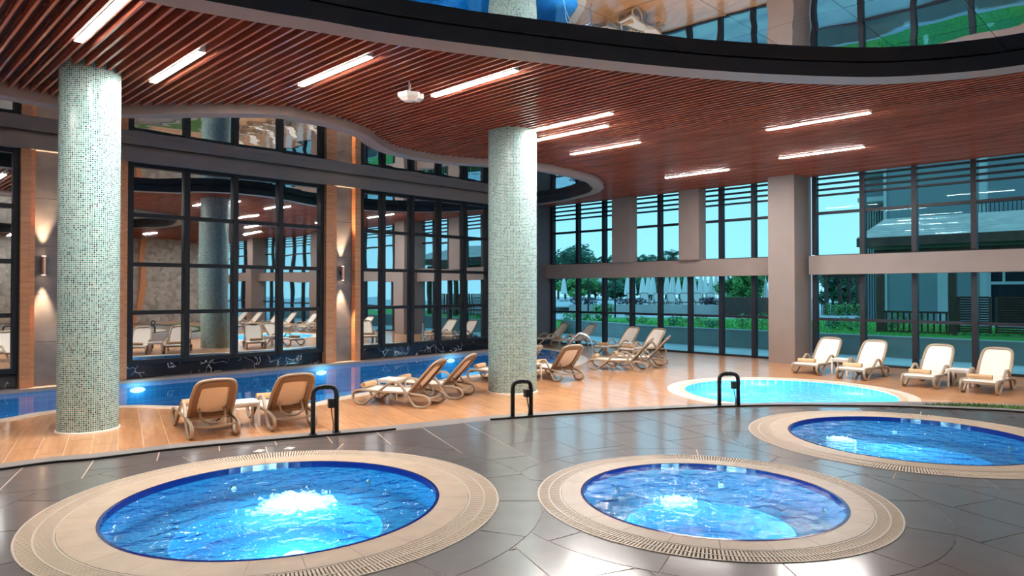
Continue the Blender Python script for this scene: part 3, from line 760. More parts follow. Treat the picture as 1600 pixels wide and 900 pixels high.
def spa(c, R, zt, label, foams, lamps, fr, seed, water_drop=.035):
    t = thing('whirlpool', (c[0], c[1], zt), 0, label, 'whirlpool')
    rg0, rgm, rc, rp = R*.862, R*.935, R*.862, R*fr
    # overflow grate: two rows of radial bars between thin rims, over a dark gutter
    MB().lathe([(R, 0), (R, -.10), (rg0, -.10), (rg0, 0)], 72).build('gutter', M['gutter'], t)
    g = MB()
    for ra, rb in ((rg0+.012, rgm-.006), (rgm+.006, R-.010)):
        nb = int(2*math.pi*R/.030)
        for i in range(nb):
            a = 2*math.pi*i/nb; ca, sa = math.cos(a), math.sin(a); hw = .0082
            vv = [(r*ca-s*hw*sa, r*sa+s*hw*ca, z) for z in (-.012, .004) for r in (ra, rb) for s in (-1, 1)]
            g.add(vv, [(4, 6, 7, 5), (0, 4, 5, 1), (2, 3, 7, 6), (0, 2, 6, 4), (1, 5, 7, 3)])
    tag(g.build('grate_bars', M['grate'], t), kind='stuff')
    for ra, rb in ((rg0, rg0+.014), (rgm-.007, rgm+.007), (R-.014, R)):
        MB().lathe([(ra, -.02), (ra, .006), (rb, .006), (rb, -.02)], 96).build('grate_rim', M['white_cop'], t)
    nt_ = 26 if R > 1.7 else 22
    for i in range(nt_):
        a0, a1 = 2*math.pi*i/nt_, 2*math.pi*(i+1)/nt_; gg = .0018/R
        ring_piece(rp+.004, rc-.004, a0+gg, a1-gg, -.10, .008).build('coping_tile', M['cream'], t)
    n2 = 48
    MB().lathe([(rp+.006, .010), (rp-.022, .010), (rp-.022, -.05)], 72).build('edge_trim', M['cobalt'], t)
    prof = [(rp-.02, -.05), (rp-.02, -.27)]; MB().lathe(prof, 72, uvr=rp).build('basin_wall', M['stile'], t, True)
    rb = rp*.64
    b = MB()
    for i in range(72):
        a0, a1 = 2*math.pi*i/72, 2*math.pi*(i+1)/72
        b.add([((rp-.02)*math.cos(a0), (rp-.02)*math.sin(a0), -.27), ((rp-.02)*math.cos(a1), (rp-.02)*math.sin(a1), -.27), (rb*math.cos(a1), rb*math.sin(a1), -.27), (rb*math.cos(a0), rb*math.sin(a0), -.27)], [(0, 1, 2, 3)])
    b.build('bench', M['stile'], t)
    MB().lathe([(rb, -.27), (rb, -.52)], 72, uvr=rb).build('well_wall', M['stile'], t, True)
    V, T = cut(circle((0, 0), rb, 48), []); MB().tris(V, T, -.52).build('well_floor', M['stile'], t)
    V, T = cut(circle((0, 0), rp-.02, 72), []); MB().tris(V, T, -water_drop).build('water', M['spa_water'], t)
    for fx, fy, r, amp in foams:
        tag(foam_patch(r, seed, amp, fx, fy, -water_drop).build('bubbling_foam', M['foam'], t), kind='stuff')
    for lx, ly, en in lamps:
        o = MB().lathe([(.001, .012), (.09, .012), (.11, 0)], 20).build('underwater_lamp', M['uw'], t); o.location = (lx, ly, -.51)
        light('underwater_light', 'POINT', o, (0, 0, .2), en, (.75, .95, 1), shadow_soft_size=.08)
    for k_ in range(6):
        a = k_*math.pi/3+.4; o = MB().lathe([(.001, .012), (.03, .012), (.045, 0)], 14).build('jet_nozzle', M['steel'], t)
        o.location = ((rp-.02)*math.cos(a), (rp-.02)*math.sin(a), -.2); o.rotation_euler = (0, -math.pi/2, a)
    return t
def loc_of(px, py, z, c): p = G(px, py, z); return p[0]-c[0], p[1]-c[1]
f1 = loc_of(462, 778, ZP, SPAS[0][0]); f2 = loc_of(1056, 782, ZP, SPAS[1][0]); f3 = loc_of(1313, 682, ZP, SPAS[2][0]); f3b = loc_of(1412, 700, ZP, SPAS[2][0])
spa(*SPAS[0][:2], ZP, 'large round whirlpool with a calm rim and foam boiling up in its middle', [(*f1, .30, .03)], [(f1[0], f1[1], 22), (.28, -.30, 9), (-.3, -.40, 9)], .722, 5)
spa(*SPAS[1][:2], ZP, 'smaller round whirlpool brimming over its cream coping', [(*f2, .12, .022)], [(f2[0], f2[1], 14), (-.25, .3, 6), (.3, -.2, 8)], .742, 6, .004)
spa(*SPAS[2][:2], ZP, 'round whirlpool nearest the black kerb and the turf strip', [(*f3, .12, .02)], [(f3[0], f3[1], 14), (f3b[0], f3b[1], 16), (.4, .3, 8)], .742, 8)

t = thing('plunge_pool', (*P4C, 0), 0, 'round bright turquoise pool sunk into the wood deck', 'pool')
rp = P4R*.85
for i in range(30):
    a0, a1 = 2*math.pi*i/30+.001, 2*math.pi*(i+1)/30-.001
    ring_piece(P4R*.91, P4R, a0, a1, -.10, .014).build('coping_stone', M['white_cop'], t)
    ring_piece(rp, P4R*.908, a0, a1, -.10, .010).build('coping_stone', M['cream'], t)
MB().lathe([(rp, -.01), (rp, -.5)], 72, uvr=rp).build('basin_wall', M['stile'], t, True)
V, T = cut(circle((0, 0), rp, 72), []); MB().tris(V, T, -.5).build('basin_floor', M['stile'], t); MB().tris(V, T, -.03).build('water', M['spa_water'], t)
for a, en in ((2.4, 80), (3.9, 80), (5.5, 80), (.8, 80)):
    o = MB().lathe([(.001, .012), (.1, .012), (.12, 0)], 20).build('underwater_lamp', M['uw'], t); o.location = (rp*.7*math.cos(a), rp*.7*math.sin(a), -.49)
    light('underwater_light', 'POINT', o, (0, 0, .3), en, (.72, .95, 1), shadow_soft_size=.1)

# ------------------------------------------------------------------ sun loungers
def make_lounger():
    t = thing('sun_lounger', (0, 0, 0), 0, 'x', 'lounger', 'sun loungers on the wood deck')
    prof = spline([(1.22, .275), (.95, .272), (.6, .272), (.25, .282), (.08, .27), (.005, .19), (.03, .09), (.14, .025), (.26, .035), (.42, .15), (.62, .31), (.80, .435), (.90, .462), (1.0, .44),
                   (1.10, .34), (1.20, .20), (1.29, .07), (1.37, .025), (1.53, .025), (1.63, .09), (1.62, .18), (1.50, .235), (1.24, .262)], 4)
    for s in (-.325, .325):
        MB().sweep([(x, s, z) for x, z in prof], [(-.026, -.013), (-.018, -.021), (.018, -.021), (.026, -.013), (.026, .013), (.018, .021), (-.018, .021), (-.026, .013)]).build('side_frame', M['resin'], t, True)
    sp = spline([(.05, .262), (.12, .285), (.4, .272), (.8, .268), (1.2, .285)], 5)
    MB().sweep([(x, 0, z) for x, z in sp], [(-.295, -.006), (.295, -.006), (.295, .006), (-.295, .006)]).build('seat_sling', M['sling'], t)
    for x, z in ((.06, .235), (.62, .245), (1.2, .25)): MB().bar((x, -.32, z), (x, .32, z), .05, .04).build('cross_bar', M['resin'], t)
    # backrest in its own plane: s along the back, y across
    an = math.radians(48); hx, hz = 1.20, .285
    def bp(s, y, d=0):
        s *= .9; return (hx+s*math.cos(an)-d*math.sin(an), y, hz+s*math.sin(an)+d*math.cos(an))
    out = spline([(0, -.295), (.3, -.302), (.62, -.29), (.80, -.255), (.865, -.16), (.878, 0), (.865, .16), (.80, .255), (.62, .29), (.3, .302), (0, .295)], 4)
    MB().sweep([bp(s, y) for s, y in out], [(-.028, -.02), (.028, -.02), (.028, .02), (-.028, .02)]).build('back_frame', M['resin'], t, True)
    # flat brown band inside the frame with a window through which the sling shows
    ow = [(s, y*.94) for s, y in out]; iw = spline([(.12, -.20), (.3, -.215), (.62, -.205), (.715, -.19), (.735, -.12), (.742, 0), (.735, .12), (.715, .19), (.62, .205), (.3, .215), (.12, .20)], 4)
    m = MB(); nn = len(ow)
    for i in range(nn-1):
        m.add([bp(*ow[i], -.018), bp(*iw[i], -.018), bp(*iw[i+1], -.018), bp(*ow[i+1], -.018), bp(*ow[i], -.03), bp(*iw[i], -.03), bp(*iw[i+1], -.03), bp(*ow[i+1], -.03)],
              [(0, 1, 2, 3), (7, 6, 5, 4), (1, 5, 6, 2), (0, 3, 7, 4)])
    lowp = [(.0, -.277), (.12, -.20), (.085, 0), (.12, .20), (0, .277), (-.005, 0)]
    m.add([bp(*p, -.018) for p in lowp]+[bp(*p, -.03) for p in lowp], [(0, 1, 2, 5), (5, 2, 3, 4), (11, 8, 7, 6), (10, 9, 8, 11)])
    m.build('back_band', M['resin_d'], t)
    ms = MB(); K = 10
    for i in range(K):
        for q in range(6):
            def gp(i_, q_):
                s = .02+.83*i_/K; wv = .278 if s < .7 else .278-.09*((s-.7)/.15)**2
                y = -wv+2*wv*q_/6; return bp(s, y, -.012+.022*(2*q_/6-1)**2)
            ms.add([gp(i, q), gp(i+1, q), gp(i+1, q+1), gp(i, q+1)], [(0, 1, 2, 3)])
    ms.build('back_sling', M['sling'], t, True)
    MB().tube(spline([bp(.22, -.17, -.03), (1.44, -.17, .30), (1.50, -.10, .235), (1.52, 0, .215), (1.50, .10, .235), (1.44, .17, .30), bp(.22, .17, -.03)], 5), .018, 8).build('back_support', M['resin'], t, True)
    MB().sweep(spline([(1.56, -.31, .20), (1.58, -.15, .175), (1.585, 0, .17), (1.58, .15, .175), (1.56, .31, .20)], 4), [(-.012, -.03), (.012, -.03), (.012, .03), (-.012, .03)]).build('rear_bar', M['resin'], t)
    return t
proto = make_lounger(); used = [False]
def make_towel():
    m = MB(); pts = []
    for i in range(61):
        a = i/60*2*math.pi*2.6; r = .014+.048*i/60; pts.append((r*math.cos(a), r*math.sin(a)))
    L = .44; V = [(x, y*L, z+.064) for y in (-.5, .5) for x, z in pts]; nn = len(pts)
    m.add(V, [(i, i+1, nn+i+1, nn+i) for i in range(nn-1)])
    pts2 = [(x*(1-.012/math.hypot(x, z)), z*(1-.012/math.hypot(x, z))) for x, z in pts]
    V2 = [(x, y*L, z+.064) for y in (-.5, .5) for x, z in pts2]
    m.add(V2, [(i, nn+i, nn+i+1, i+1) for i in range(nn-1)])
    for e_ in (0, 1): m.add([V[e_*nn+i] for i in range(nn)]+[V2[e_*nn+i] for i in range(nn)], [(i, i+1, nn+i+1, nn+i) for i in range(nn-1)])
    return m.mesh('rolled_towel', M['towel'], False)
towel_me = make_towel()
def lounger(loc, d, label, towel=None, group='sun loungers on the wood deck', z=0):
    """loc: world point midway between the front leg loops; d: world angle foot -> head"""
    o = copy_tree(proto) if used[0] else proto; used[0] = True
    ca, sa = math.cos(d), math.sin(d)
    o.location = (loc[0]-.2*ca, loc[1]-.2*sa, z); o.rotation_euler = (0, 0, d); tag(o, label, 'lounger', group)
    if towel:
        k_ = put('rolled_towel', towel_me, None, (loc[0]-.03*ca, loc[1]-.03*sa, z+.292), d); tag(k_, towel, 'towel', 'rolled towels on the loungers')
def ang(dx, dy): return math.atan2(dy-dx, dx+dy)
TX, CX_ = 'rolled tan towel on ', 'taupe cream-sling lounger '
def by_side(near, off, d):      # near: floor point of the near-side front loop; shift half a width across
    return (near[0]+off*math.cos(d+math.pi/2), near[1]+off*math.sin(d+math.pi/2))
dA = ang(.57, -.82); dL3 = ang(.943, -.33)
rear1 = W(-4.48+.0, 10.45); 
def by_rear(p, d): return (p[0]-1.21*math.cos(d), p[1]-1.21*math.sin(d))
lounger(by_rear(G(332, 681.5), dA), dA, CX_+'seen from behind, on the side of the mosaic column by the pilaster', TX+'the seen-from-behind lounger nearer the pilaster-side column')
lounger(by_rear(G(455, 668), dA), dA, CX_+'seen from behind, next to a black handrail', TX+'the seen-from-behind lounger next to the handrail')
lounger(by_side(G(565, 632.5), .33, dL3), dL3, CX_+'side-on at the pool edge, nearer the platform opening', TX+'the side-on lounger nearer the platform opening')
lounger(by_side(by_rear(G(706, 624), dL3), .33, dL3), dL3, CX_+'side-on at the pool edge, nearer the mosaic column', TX+'the side-on lounger nearer the middle column')
lounger(W(-.75, 16.95), ang(.9, -.43), CX_+'mostly hidden behind the middle mosaic column', TX+'the lounger hidden behind the middle column')
dB = ang(.52, -.85); lounger(by_rear(W(1.33, 16.85), dB), dB, CX_+'seen from behind, right of the middle mosaic column', TX+'the lounger right of the middle column')
dC = ang(.9, .43); l7 = W(1.75, 26.2); lounger(by_side(W(1.85, 26.5), .1, dC), dC, CX_+'by the garden glass at the pool end, farther from the dark pier', TX+'the pool-end lounger farther from the dark pier')
lounger(by_side(W(.95, 27.1), .33, dC), dC, CX_+'by the garden glass at the pool end, beside the dark pier', TX+'the pool-end lounger beside the dark pier')
dD = ang(.78, .62); lounger(W(3.15, 23.7), dD, CX_+'with its back to the garden glass, nearer the pool end', TX+'the lounger with its back to the glass, nearer the pool')
lounger(W(3.85, 22.75), dD, CX_+'with its back to the garden glass, farther from the pool end', TX+'the lounger with its back to the glass, farther from the pool')
lounger(by_side(G(929, 578), .33, dL3), dL3, CX_+'side-on by the round deck pool, nearer the platform', TX+'the side-on lounger by the round pool, nearer the platform')
lounger(by_side(by_rear(G(1026, 575), dL3), .33, dL3), dL3, CX_+'side-on by the round deck pool, nearer the glass', TX+'the side-on lounger by the round pool, nearer the glass')
dR = ang(.73, .68)
for (x, y), q in (((7.72, 18.17), 'first'), ((8.40, 17.12), 'second'), ((9.23, 15.72), 'third'), ((9.95, 14.77), 'fourth')):
    lounger(W(x, y), dR, CX_+'under the right garden windows, '+q+' from the big pillar', TX+'the '+q+' window lounger from the big pillar')

# white side tables
def make_table():
    t = thing('side_table', (0, 0, 0), 0, 'x', 'table', 'small white side tables between loungers')
    MB().prism(spline([(-.24, -.2), (-.2, -.24), (.2, -.24), (.24, -.2), (.24, .2), (.2, .24), (-.2, .24), (-.24, .2)], 3, True), .375, .405).build('table_top', M['white'], t)
    m = MB()
    for a, b in (((-.2, -.2), (.2, -.2)), ((.2, -.2), (.2, .2)), ((.2, .2), (-.2, .2)), ((-.2, .2), (-.2, -.2))): m.bar((*a, .352), (*b, .352), .02, .045)
    m.build('apron', M['white'], t)
    for sx__ in (-1, 1):
        for sy_ in (-1, 1): MB().bar((sx__*.205, sy_*.205, .375), (sx__*.215, sy_*.215, 0), .042).build('leg', M['white'], t)
    return t
tp = make_table(); tu = [False]
def table(loc, rz, label):
    o = copy_tree(tp) if tu[0] else tp; tu[0] = True
    o.location = (loc[0], loc[1], 0); o.rotation_euler = (0, 0, rz); o.scale = (.9, .9, 1); tag(o, label, 'table', 'small white side tables between loungers')
table(W(-4.345, 11.26), dA, 'white plastic side table between the two loungers seen from behind')
table(by_side(by_rear(G(706, 624), dL3), -.255, dL3), dL3, 'white side table between the two side-on loungers at the pool edge')
table(W(.45, 17.12), dB, 'white side table beside the lounger right of the middle column')
table(W(2.45, 27.53), dC, 'white side table between the two loungers at the pool end')
table(W(4.03, 23.64), dD, 'white side table by the loungers facing away from the garden glass')
for (x, y), q in (((10.95, 13.3), 'fifth'), ((11.65, 12.25), 'sixth'), ((12.5, 10.85), 'seventh'), ((13.2, 9.8), 'eighth')):
    lounger(W(x, y), dR, CX_+'under the garden windows, '+q+' from the big pillar', TX+'the '+q+' window lounger from the big pillar')
table(W(8.64, 18.18), dR, 'white side table between the first two window loungers')
table(W(10.2, 15.82), dR, 'white side table between the last two window loungers')

# ------------------------------------------------------------------ black handrails at the platform edge
for (pa, pb, top), lb in ((((489, 679), (521, 676), 606), 'black handrail hoop beside the loungers seen from behind'),
                          (((801, 652), (829, 649.5), 597), 'black handrail hoop in front of the middle mosaic column'),
                          (((1124, 635), (1143, 635), 584), 'black handrail hoop in front of the round deck pool')):
    a, b = G(*pa, ZP), G(*pb, ZP); h = (pa[1]-top)*to_px(*a, ZP)[2]/F
    L = max(.30, math.hypot(b[0]-a[0], b[1]-a[1])); rz = math.atan2(b[1]-a[1], b[0]-a[0])
    t = thing('handrail', (a[0], a[1], ZP), rz, lb, 'handrail')
    MB().tube([(0, 0, 0)]+spline([(0, 0, h-.12), (.012, 0, h-.05), (.05, 0, h-.012), (.12, 0, h), (L-.12, 0, h), (L-.05, 0, h-.012), (L-.012, 0, h-.05), (L, 0, h-.12)], 4)+[(L, 0, 0)], .031, 12).build('hoop', M['black'], t, True)
    for x in (0, L): MB().lathe([(.001, .012), (.05, .012), (.055, 0)], 20, c=(x, 0)).build('flange', M['black'], t)
    for x, z in ((0, h-.14), (L, h-.14), (.12, h), (L-.12, h)):
        m = MB().lathe([(.036, -.012), (.036, .012)], 14); o = m.build('joint_sleeve', M['black'], t, True); o.location = (x, 0, z)
        if z == h: o.rotation_euler = (0, math.pi/2, 0)
    sb = MB().box(L-.11, L-.03, -.05, .03, h*.55, h*.55+.11).build('switch_box', M['black'], t)
    MB().tube(spline([(L-.07, -.01, h*.55), (L-.062, -.012, h*.4), (L-.045, -.02, h*.2), (L-.05, -.01, .005)], 4), .007, 6).build('cable', M['rubber'], sb, True)
# two small white floor drains by the large whirlpool
for (px, py), lb in (((405, 705), 'farther from the handrail'), ((452, 701), 'nearer the handrail')):
    g = G(px, py, ZP); t = MB().box(-.06, .06, -.045, .045, 0, .006)
    for q in range(3): t.box(-.05, .05, -.034+q*.026, -.022+q*.026, .006, .009)
    o = t.build('floor_outlet', M['white']); o.location = (g[0], g[1], ZP); o.rotation_euler = (0, 0, .6)
    tag(o, 'small white outlet plate beside the large whirlpool, '+lb, 'outlet', 'outlet plates in the platform')

# ------------------------------------------------------------------ garden outside
ZL = .60
def frustum_pt(px, dep): return W((px-800)/F*dep, dep)
tag(MB().box(XF+.15, 160, -120, 160, -.25, -.02).build('ground_paving', M['pave']), 'pale paving outside the windows', kind='structure')
GW = [(27.4, 24.6), (26.4, 20.5), (25.4, 17.2), (25.0, 15.0), (25.0, -14)]
gw = MB(); gp = spline(GW, 6); gp2 = [(x+.22, y) for x, y in gp]
for i in range(len(gp)-1):
    a, b, c_, d_ = gp[i], gp[i+1], gp2[i+1], gp2[i]
    gw.add([(*a, -.02), (*b, -.02), (*b, ZL+.05), (*a, ZL+.05), (*d_, -.02), (*c_, -.02), (*c_, ZL+.05), (*d_, ZL+.05)], [(0, 1, 2, 3), (3, 2, 6, 7), (7, 6, 5, 4)])
tag(gw.build('garden_wall', M['conc']), 'low grey garden wall holding up the lawn', kind='structure')
gwc = MB()
for i in range(len(gp)-1):
    a, b, c_, d_ = gp[i], gp[i+1], gp2[i+1], gp2[i]
    gwc.add([(a[0]-.03, a[1], ZL+.05), (b[0]-.03, b[1], ZL+.05), (c_[0]+.03, c_[1], ZL+.05), (d_[0]+.03, d_[1], ZL+.05), (a[0]-.03, a[1], ZL+.08), (b[0]-.03, b[1], ZL+.08), (c_[0]+.03, c_[1], ZL+.08), (d_[0]+.03, d_[1], ZL+.08)],
            [(4, 5, 6, 7), (0, 1, 5, 4), (2, 3, 7, 6)])
tag(gwc.build('garden_wall_cap', M['teal_l']), 'pale cap along the low garden wall', kind='structure')
far_l = [frustum_pt(px, d) for px, d in ((1640, 27), (1500, 31), (1380, 34), (1290, 36.5), (1180, 39), (1060, 40), (960, 40.5), (900, 38.5), (878, 35.5))]
lawn_poly = ccw([(x+.26, y) for x, y in gp][::-1][:] + [frustum_pt(875, 33.5)] + far_l[::-1][0:] + [(34, -14)])
V, T = cut(lawn_poly, [])
lm = MB().tris(V, T, ZL, -.02)
rl = random.Random(4); cnt = 0
while cnt < 9000:
    px = rl.uniform(870, 1640); d = rl.uniform(24, 36); p = frustum_pt(px, d)
    cnt += 1
    if not inside(p, lawn_poly): continue
    a = rl.random()*3.14; h = rl.uniform(.04, .10); c_, s_ = .03*math.cos(a), .03*math.sin(a)
    lm.add([(p[0]-c_, p[1]-s_, ZL), (p[0]+c_, p[1]+s_, ZL), (p[0]+s_, p[1]-c_, ZL+h)], [(0, 1, 2)])
tag(lm.build('lawn', M['grass']), 'bright green lawn behind the low garden wall', 'lawn', kind='stuff')

gg = [(x+.2, y) for x, y in gp]+[(30, -14), (90, -14), (140, 20), (120, 120), (60, 110), (31, 30)]
V, T = cut(ccw(gg), [])
tag(MB().tris(V, T, ZL-.03, -.02).build('garden_ground', M['pave']), 'pale garden path level with the lawn', kind='structure')
def leaves(m, c, rad, n, size, rr, flat=1.0):
    for _ in range(n):
        while True:
            x, y, z = rr.uniform(-1, 1), rr.uniform(-1, 1), rr.uniform(-1, 1)
            if .25 < x*x+y*y+z*z < 1: break
        p = Vector((c[0]+x*rad[0], c[1]+y*rad[1], c[2]+z*rad[2]))
        a = Vector((rr.gauss(0, 1), rr.gauss(0, 1), rr.gauss(0, 1)*flat)).normalized(); b = a.orthogonal().normalized(); s = size*rr.uniform(.6, 1.4)
        m.add([p-a*s, p+b*s*.45, p+a*s, p-b*s*.45], [(0, 1, 2, 3)])
def tree(px, dep, zb, h, wid, seed, mat, label, group='trees beyond the garden', airy=0):
    rr = random.Random(seed); p = frustum_pt(px, dep)
    t = thing('garden_tree', (p[0], p[1], zb), 0, label, 'tree', group)
    trunk = [(0, 0, -.3), (rr.uniform(-.1, .1), rr.uniform(-.1, .1), h*.3), (rr.uniform(-.3, .3), rr.uniform(-.3, .3), h*.62)]
    m = MB().tube(spline(trunk, 4), .05+h*.012, 7)
    for _ in range(5):
        a = rr.random()*6.28; m.tube([(trunk[1][0], trunk[1][1], h*rr.uniform(.3, .5)), (wid*.35*math.cos(a), wid*.35*math.sin(a), h*rr.uniform(.6, .8))], .04+h*.004, 5)
    m.build('trunk', M['bark'], t, True)
    f = MB(); k_ = 7 if airy == 0 else 10
    for _ in range(k_):
        a = rr.random()*6.28; d = wid*.5*math.sqrt(rr.random())*.75
        leaves(f, (d*math.cos(a), d*math.sin(a), h*rr.uniform(.42 if not airy else .3, .86)), (wid*.24, wid*.24, h*.14), 210 if not airy else 110, .2+h*.012, rr)
    f.build('foliage', mat, t)
tr = [(872, 84, 7.4, 6, 'leaf_d'), (884, 92, 8.2, 6.5, 'leaf_d'), (905, 88, 7.2, 6, 'leaf_d'), (922, 95, 6.4, 5.5, 'leaf_d'), (948, 86, 5.0, 6, 'leaf'), (962, 90, 4.4, 6, 'leaf'), (981, 92, 4.6, 7, 'leaf'),
      (1010, 88, 4.2, 7, 'leaf'), (1040, 90, 4.2, 7, 'leaf'), (1062, 86, 4.0, 6.5, 'leaf'), (896, 74, 3.6, 5, 'leaf'), (930, 78, 3.4, 6, 'leaf'), (1098, 94, 3.6, 6, 'leaf_d'), (1018, 75, 3.0, 6, 'leaf_d'), (970, 76, 3.2, 6, 'leaf_d')]
kinds = {'leaf_d': 'dark green bushy tree beyond the closed parasols', 'leaf': 'mid green bushy tree beyond the closed parasols'}
for i, (px, d, h, wd, mt) in enumerate(tr): tree(px, d, .3, h, wd, 20+i, M[mt], kinds[mt])
for i, (px, d, h, wd) in enumerate([(1150, 52, 3.6, 2.6), (1166, 56, 4.0, 2.6), (1179, 64, 3.8, 2.4)]):
    tree(px, d, .5, h, wd, 60+i, M['leaf'], 'loose weeping tree next to the timber fence in the garden', airy=1)
for i, (px, d, h, wd) in enumerate([(1300, 52, 3.6, 2.2), (1318, 55, 3.9, 2.2), (1334, 50, 3.4, 2.0)]):
    tree(px, d, .5, h, wd, 70+i, M['leaf_d'], 'slender garden tree behind the timber pergola', airy=1)
def palm(px, dep, h, seed):
    rr = random.Random(seed); p = frustum_pt(px, dep)
    t = thing('palm_tree', (p[0], p[1], .3), 0, 'feathery palm showing above the spandrel beam', 'palm', 'palms beyond the garden')
    MB().tube(spline([(0, 0, -.3), (.1, .05, h*.5), (.05, .1, h)], 5), .14, 8).build('trunk', M['bark'], t, True)
    for k_ in range(13):
        a = k_*2*math.pi/13+rr.uniform(-.2, .2); L = rr.uniform(1.5, 2.1); up = rr.uniform(.2, 1.0); f = MB()
        pts = spline([(.05, .1, h), (.05+L*.45*math.cos(a), .1+L*.45*math.sin(a), h+up*.7), (.05+L*math.cos(a), .1+L*math.sin(a), h+up*.1-.5)], 7)
        f.tube(pts, .02, 4)
        for q in range(1, len(pts)-1):
            for s in (-1, 1):
                o = Vector(pts[q]); d = Vector((-math.sin(a)*s, math.cos(a)*s, -.5))*.45; al = Vector((math.cos(a), math.sin(a), 0))*.09
                f.add([o-al, o+al, o+d+al*2], [(0, 1, 2)])
        f.build('frond', M['leaf_d'], t)
for i, (px, d, h) in enumerate([(948, 80, 5.2), (957, 84, 4.6), (1003, 82, 5.2), (1014, 86, 5.6), (1027, 80, 5.0), (1043, 84, 5.4), (1053, 80, 6.0), (1061, 86, 5.4)]): palm(px, d, h, 90+i)

# terrace wall, hedges, fence
def strip_wall(name, px0, px1, d0, d1, z0, z1, mat, label, th=.3, cat=None, kind='structure'):
    a, b = frustum_pt(px0, d0), frustum_pt(px1, d1); c_, d_ = frustum_pt(px1, d1+th), frustum_pt(px0, d0+th)
    return tag(MB().prism([a, b, c_, d_], z0, z1).build(name, mat), label, cat, kind=kind)
strip_wall('terrace_wall', 889, 930, 46, 46.5, -.02, 1.22, M['terr'], 'beige terrace wall below the white tents')
strip_wall('terrace_wall', 956, 1125, 46.5, 45.5, -.02, 1.22, M['terr'], 'long beige terrace wall below the closed parasols')
strip_wall('terrace_floor', 850, 1190, 48, 48, 1.0, 1.1, M['pave'], 'pale terrace paving under the closed parasols', 34)
def hedge(px0, px1, dep, zb, h, mat, label, seed):
    rr = random.Random(seed); f = MB(); a, b = frustum_pt(px0, dep), frustum_pt(px1, dep); n_ = max(3, int(math.hypot(b[0]-a[0], b[1]-a[1])/.5))
    for i in range(n_):
        s = (i+.5)/n_; leaves(f, (a[0]+(b[0]-a[0])*s, a[1]+(b[1]-a[1])*s, zb+h/2), (.42, .42, h*.55), 110, .10, rr)
    tag(f.build('hedge', mat), label, 'hedge')
hedge(893, 930, 47.2, 1.2, .5, M['hedge'], 'purple-brown clipped hedge under the white tents', 1)
hedge(962, 1008, 47, 1.2, .45, M['hedge'], 'purple-brown clipped hedge under the first parasols', 2)
hedge(1098, 1118, 46.5, 1.2, .5, M['hedge'], 'purple-brown clipped hedge at the end of the terrace wall', 3)
hedge(930, 956, 43.5, .6, .75, M['leaf'], 'green hedge in the gap of the terrace wall', 4)
hedge(880, 952, 35.6, .58, .5, M['leaf'], 'green border hedge along the curved end of the lawn', 5)
t = thing('timber_fence', (*frustum_pt(1160, 43), .42), math.atan2(frustum_pt(1210, 41)[1]-frustum_pt(1130, 44)[1], frustum_pt(1210, 41)[0]-frustum_pt(1130, 44)[0]), 'brown timber board fence on the garden terrace', 'fence')
for i in range(26): MB().box(-1.7+i*.14, -1.7+i*.14+.11, -.02, .02, .15, 1.25).build('board', M['brownwood'], t)
MB().box(-1.75, 1.95, -.03, .03, 1.25, 1.33).build('rail', M['brownwood'], t)
# shrubs
rr = random.Random(11)
for px, d in [(985, 33), (1004, 32.4), (1052, 30), (1066, 29.5), (1095, 30.5), (1112, 29), (1160, 28), (1190, 27.2), (1205, 28.5), (1300, 27.5), (1318, 29), (1330, 27), (1345, 30), (1390, 27.6), (1405, 28.4), (1432, 28.2)]:
    p = frustum_pt(px, d); t = thing('garden_shrub', (p[0], p[1], ZL), 0, 'small leafy shrub growing on the lawn', 'shrub', 'shrubs on the lawn')
    f = MB(); hh = rr.uniform(.35, .7); leaves(f, (0, 0, hh*.6), (.3, .3, hh*.45), 70, .08, rr); f.build('foliage', M[rr.choice(['leaf', 'leaf_y', 'leaf_d'])], t)
    MB().tube([(0, 0, -.02), (.02, 0, hh*.6)], .012, 5).build('stem', M['bark'], t)

# closed parasols on the terrace
def make_parasol():
    t = thing('closed_parasol', (0, 0, 0), 0, 'x', 'parasol', 'closed white parasols on the garden terrace')
    MB().tube([(0, 0, 0), (0, 0, 2.75)], .03, 8).build('pole', M['white'], t)
    m = MB(); K = 48; V = []; prof = [(.27, .72), (.26, .9), (.20, 1.5), (.12, 2.05), (.09, 2.2), (.12, 2.22), (.08, 2.45), (.015, 2.68)]
    for r, z in prof:
        for j in range(K):
            a = 2*math.pi*j/K; f = 1+.16*math.cos(8*a)*(1 if z < 2.2 else .3); V.append((r*f*math.cos(a), r*f*math.sin(a), z))
    m.add(V, [(i*K+j, i*K+(j+1) % K, (i+1)*K+(j+1) % K, (i+1)*K+j) for i in range(len(prof)-1) for j in range(K)]+[tuple(range(K))[::-1]])
    m.build('folded_canopy', M['canvas'], t, True)
    MB().box(-.3, .3, -.3, .3, 0, .08).build('base', M['conc'], t)
    return t
pp = make_parasol(); pu = False
for px, d in [(881, 66), (981, 56), (1004, 64), (1013, 57), (1020, 56), (1042, 57), (1051, 54), (1071, 58), (1084, 60), (1095, 57), (1102, 66), (1111, 58), (1119, 60), (1136, 54), (1196, 56), (1361, 58), (1060, 66), (990, 68)]:
    o = copy_tree(pp) if pu else pp; pu = True; p = frustum_pt(px, d)
    o.location = (p[0], p[1], 1.1 if px < 1190 else .57); tag(o, 'closed off-white parasol standing on the garden terrace', 'parasol', 'closed white parasols on the garden terrace')
for i, px in enumerate((988, 1009, 1031, 1052, 1073, 1094, 1115, 1137)):
    p = frustum_pt(px, 49.6+.5*(i % 2)); lounger(p, ang(.1, 1), 'empty lounger under the closed parasols on the garden terrace', None, 'loungers on the garden terrace', 1.1)
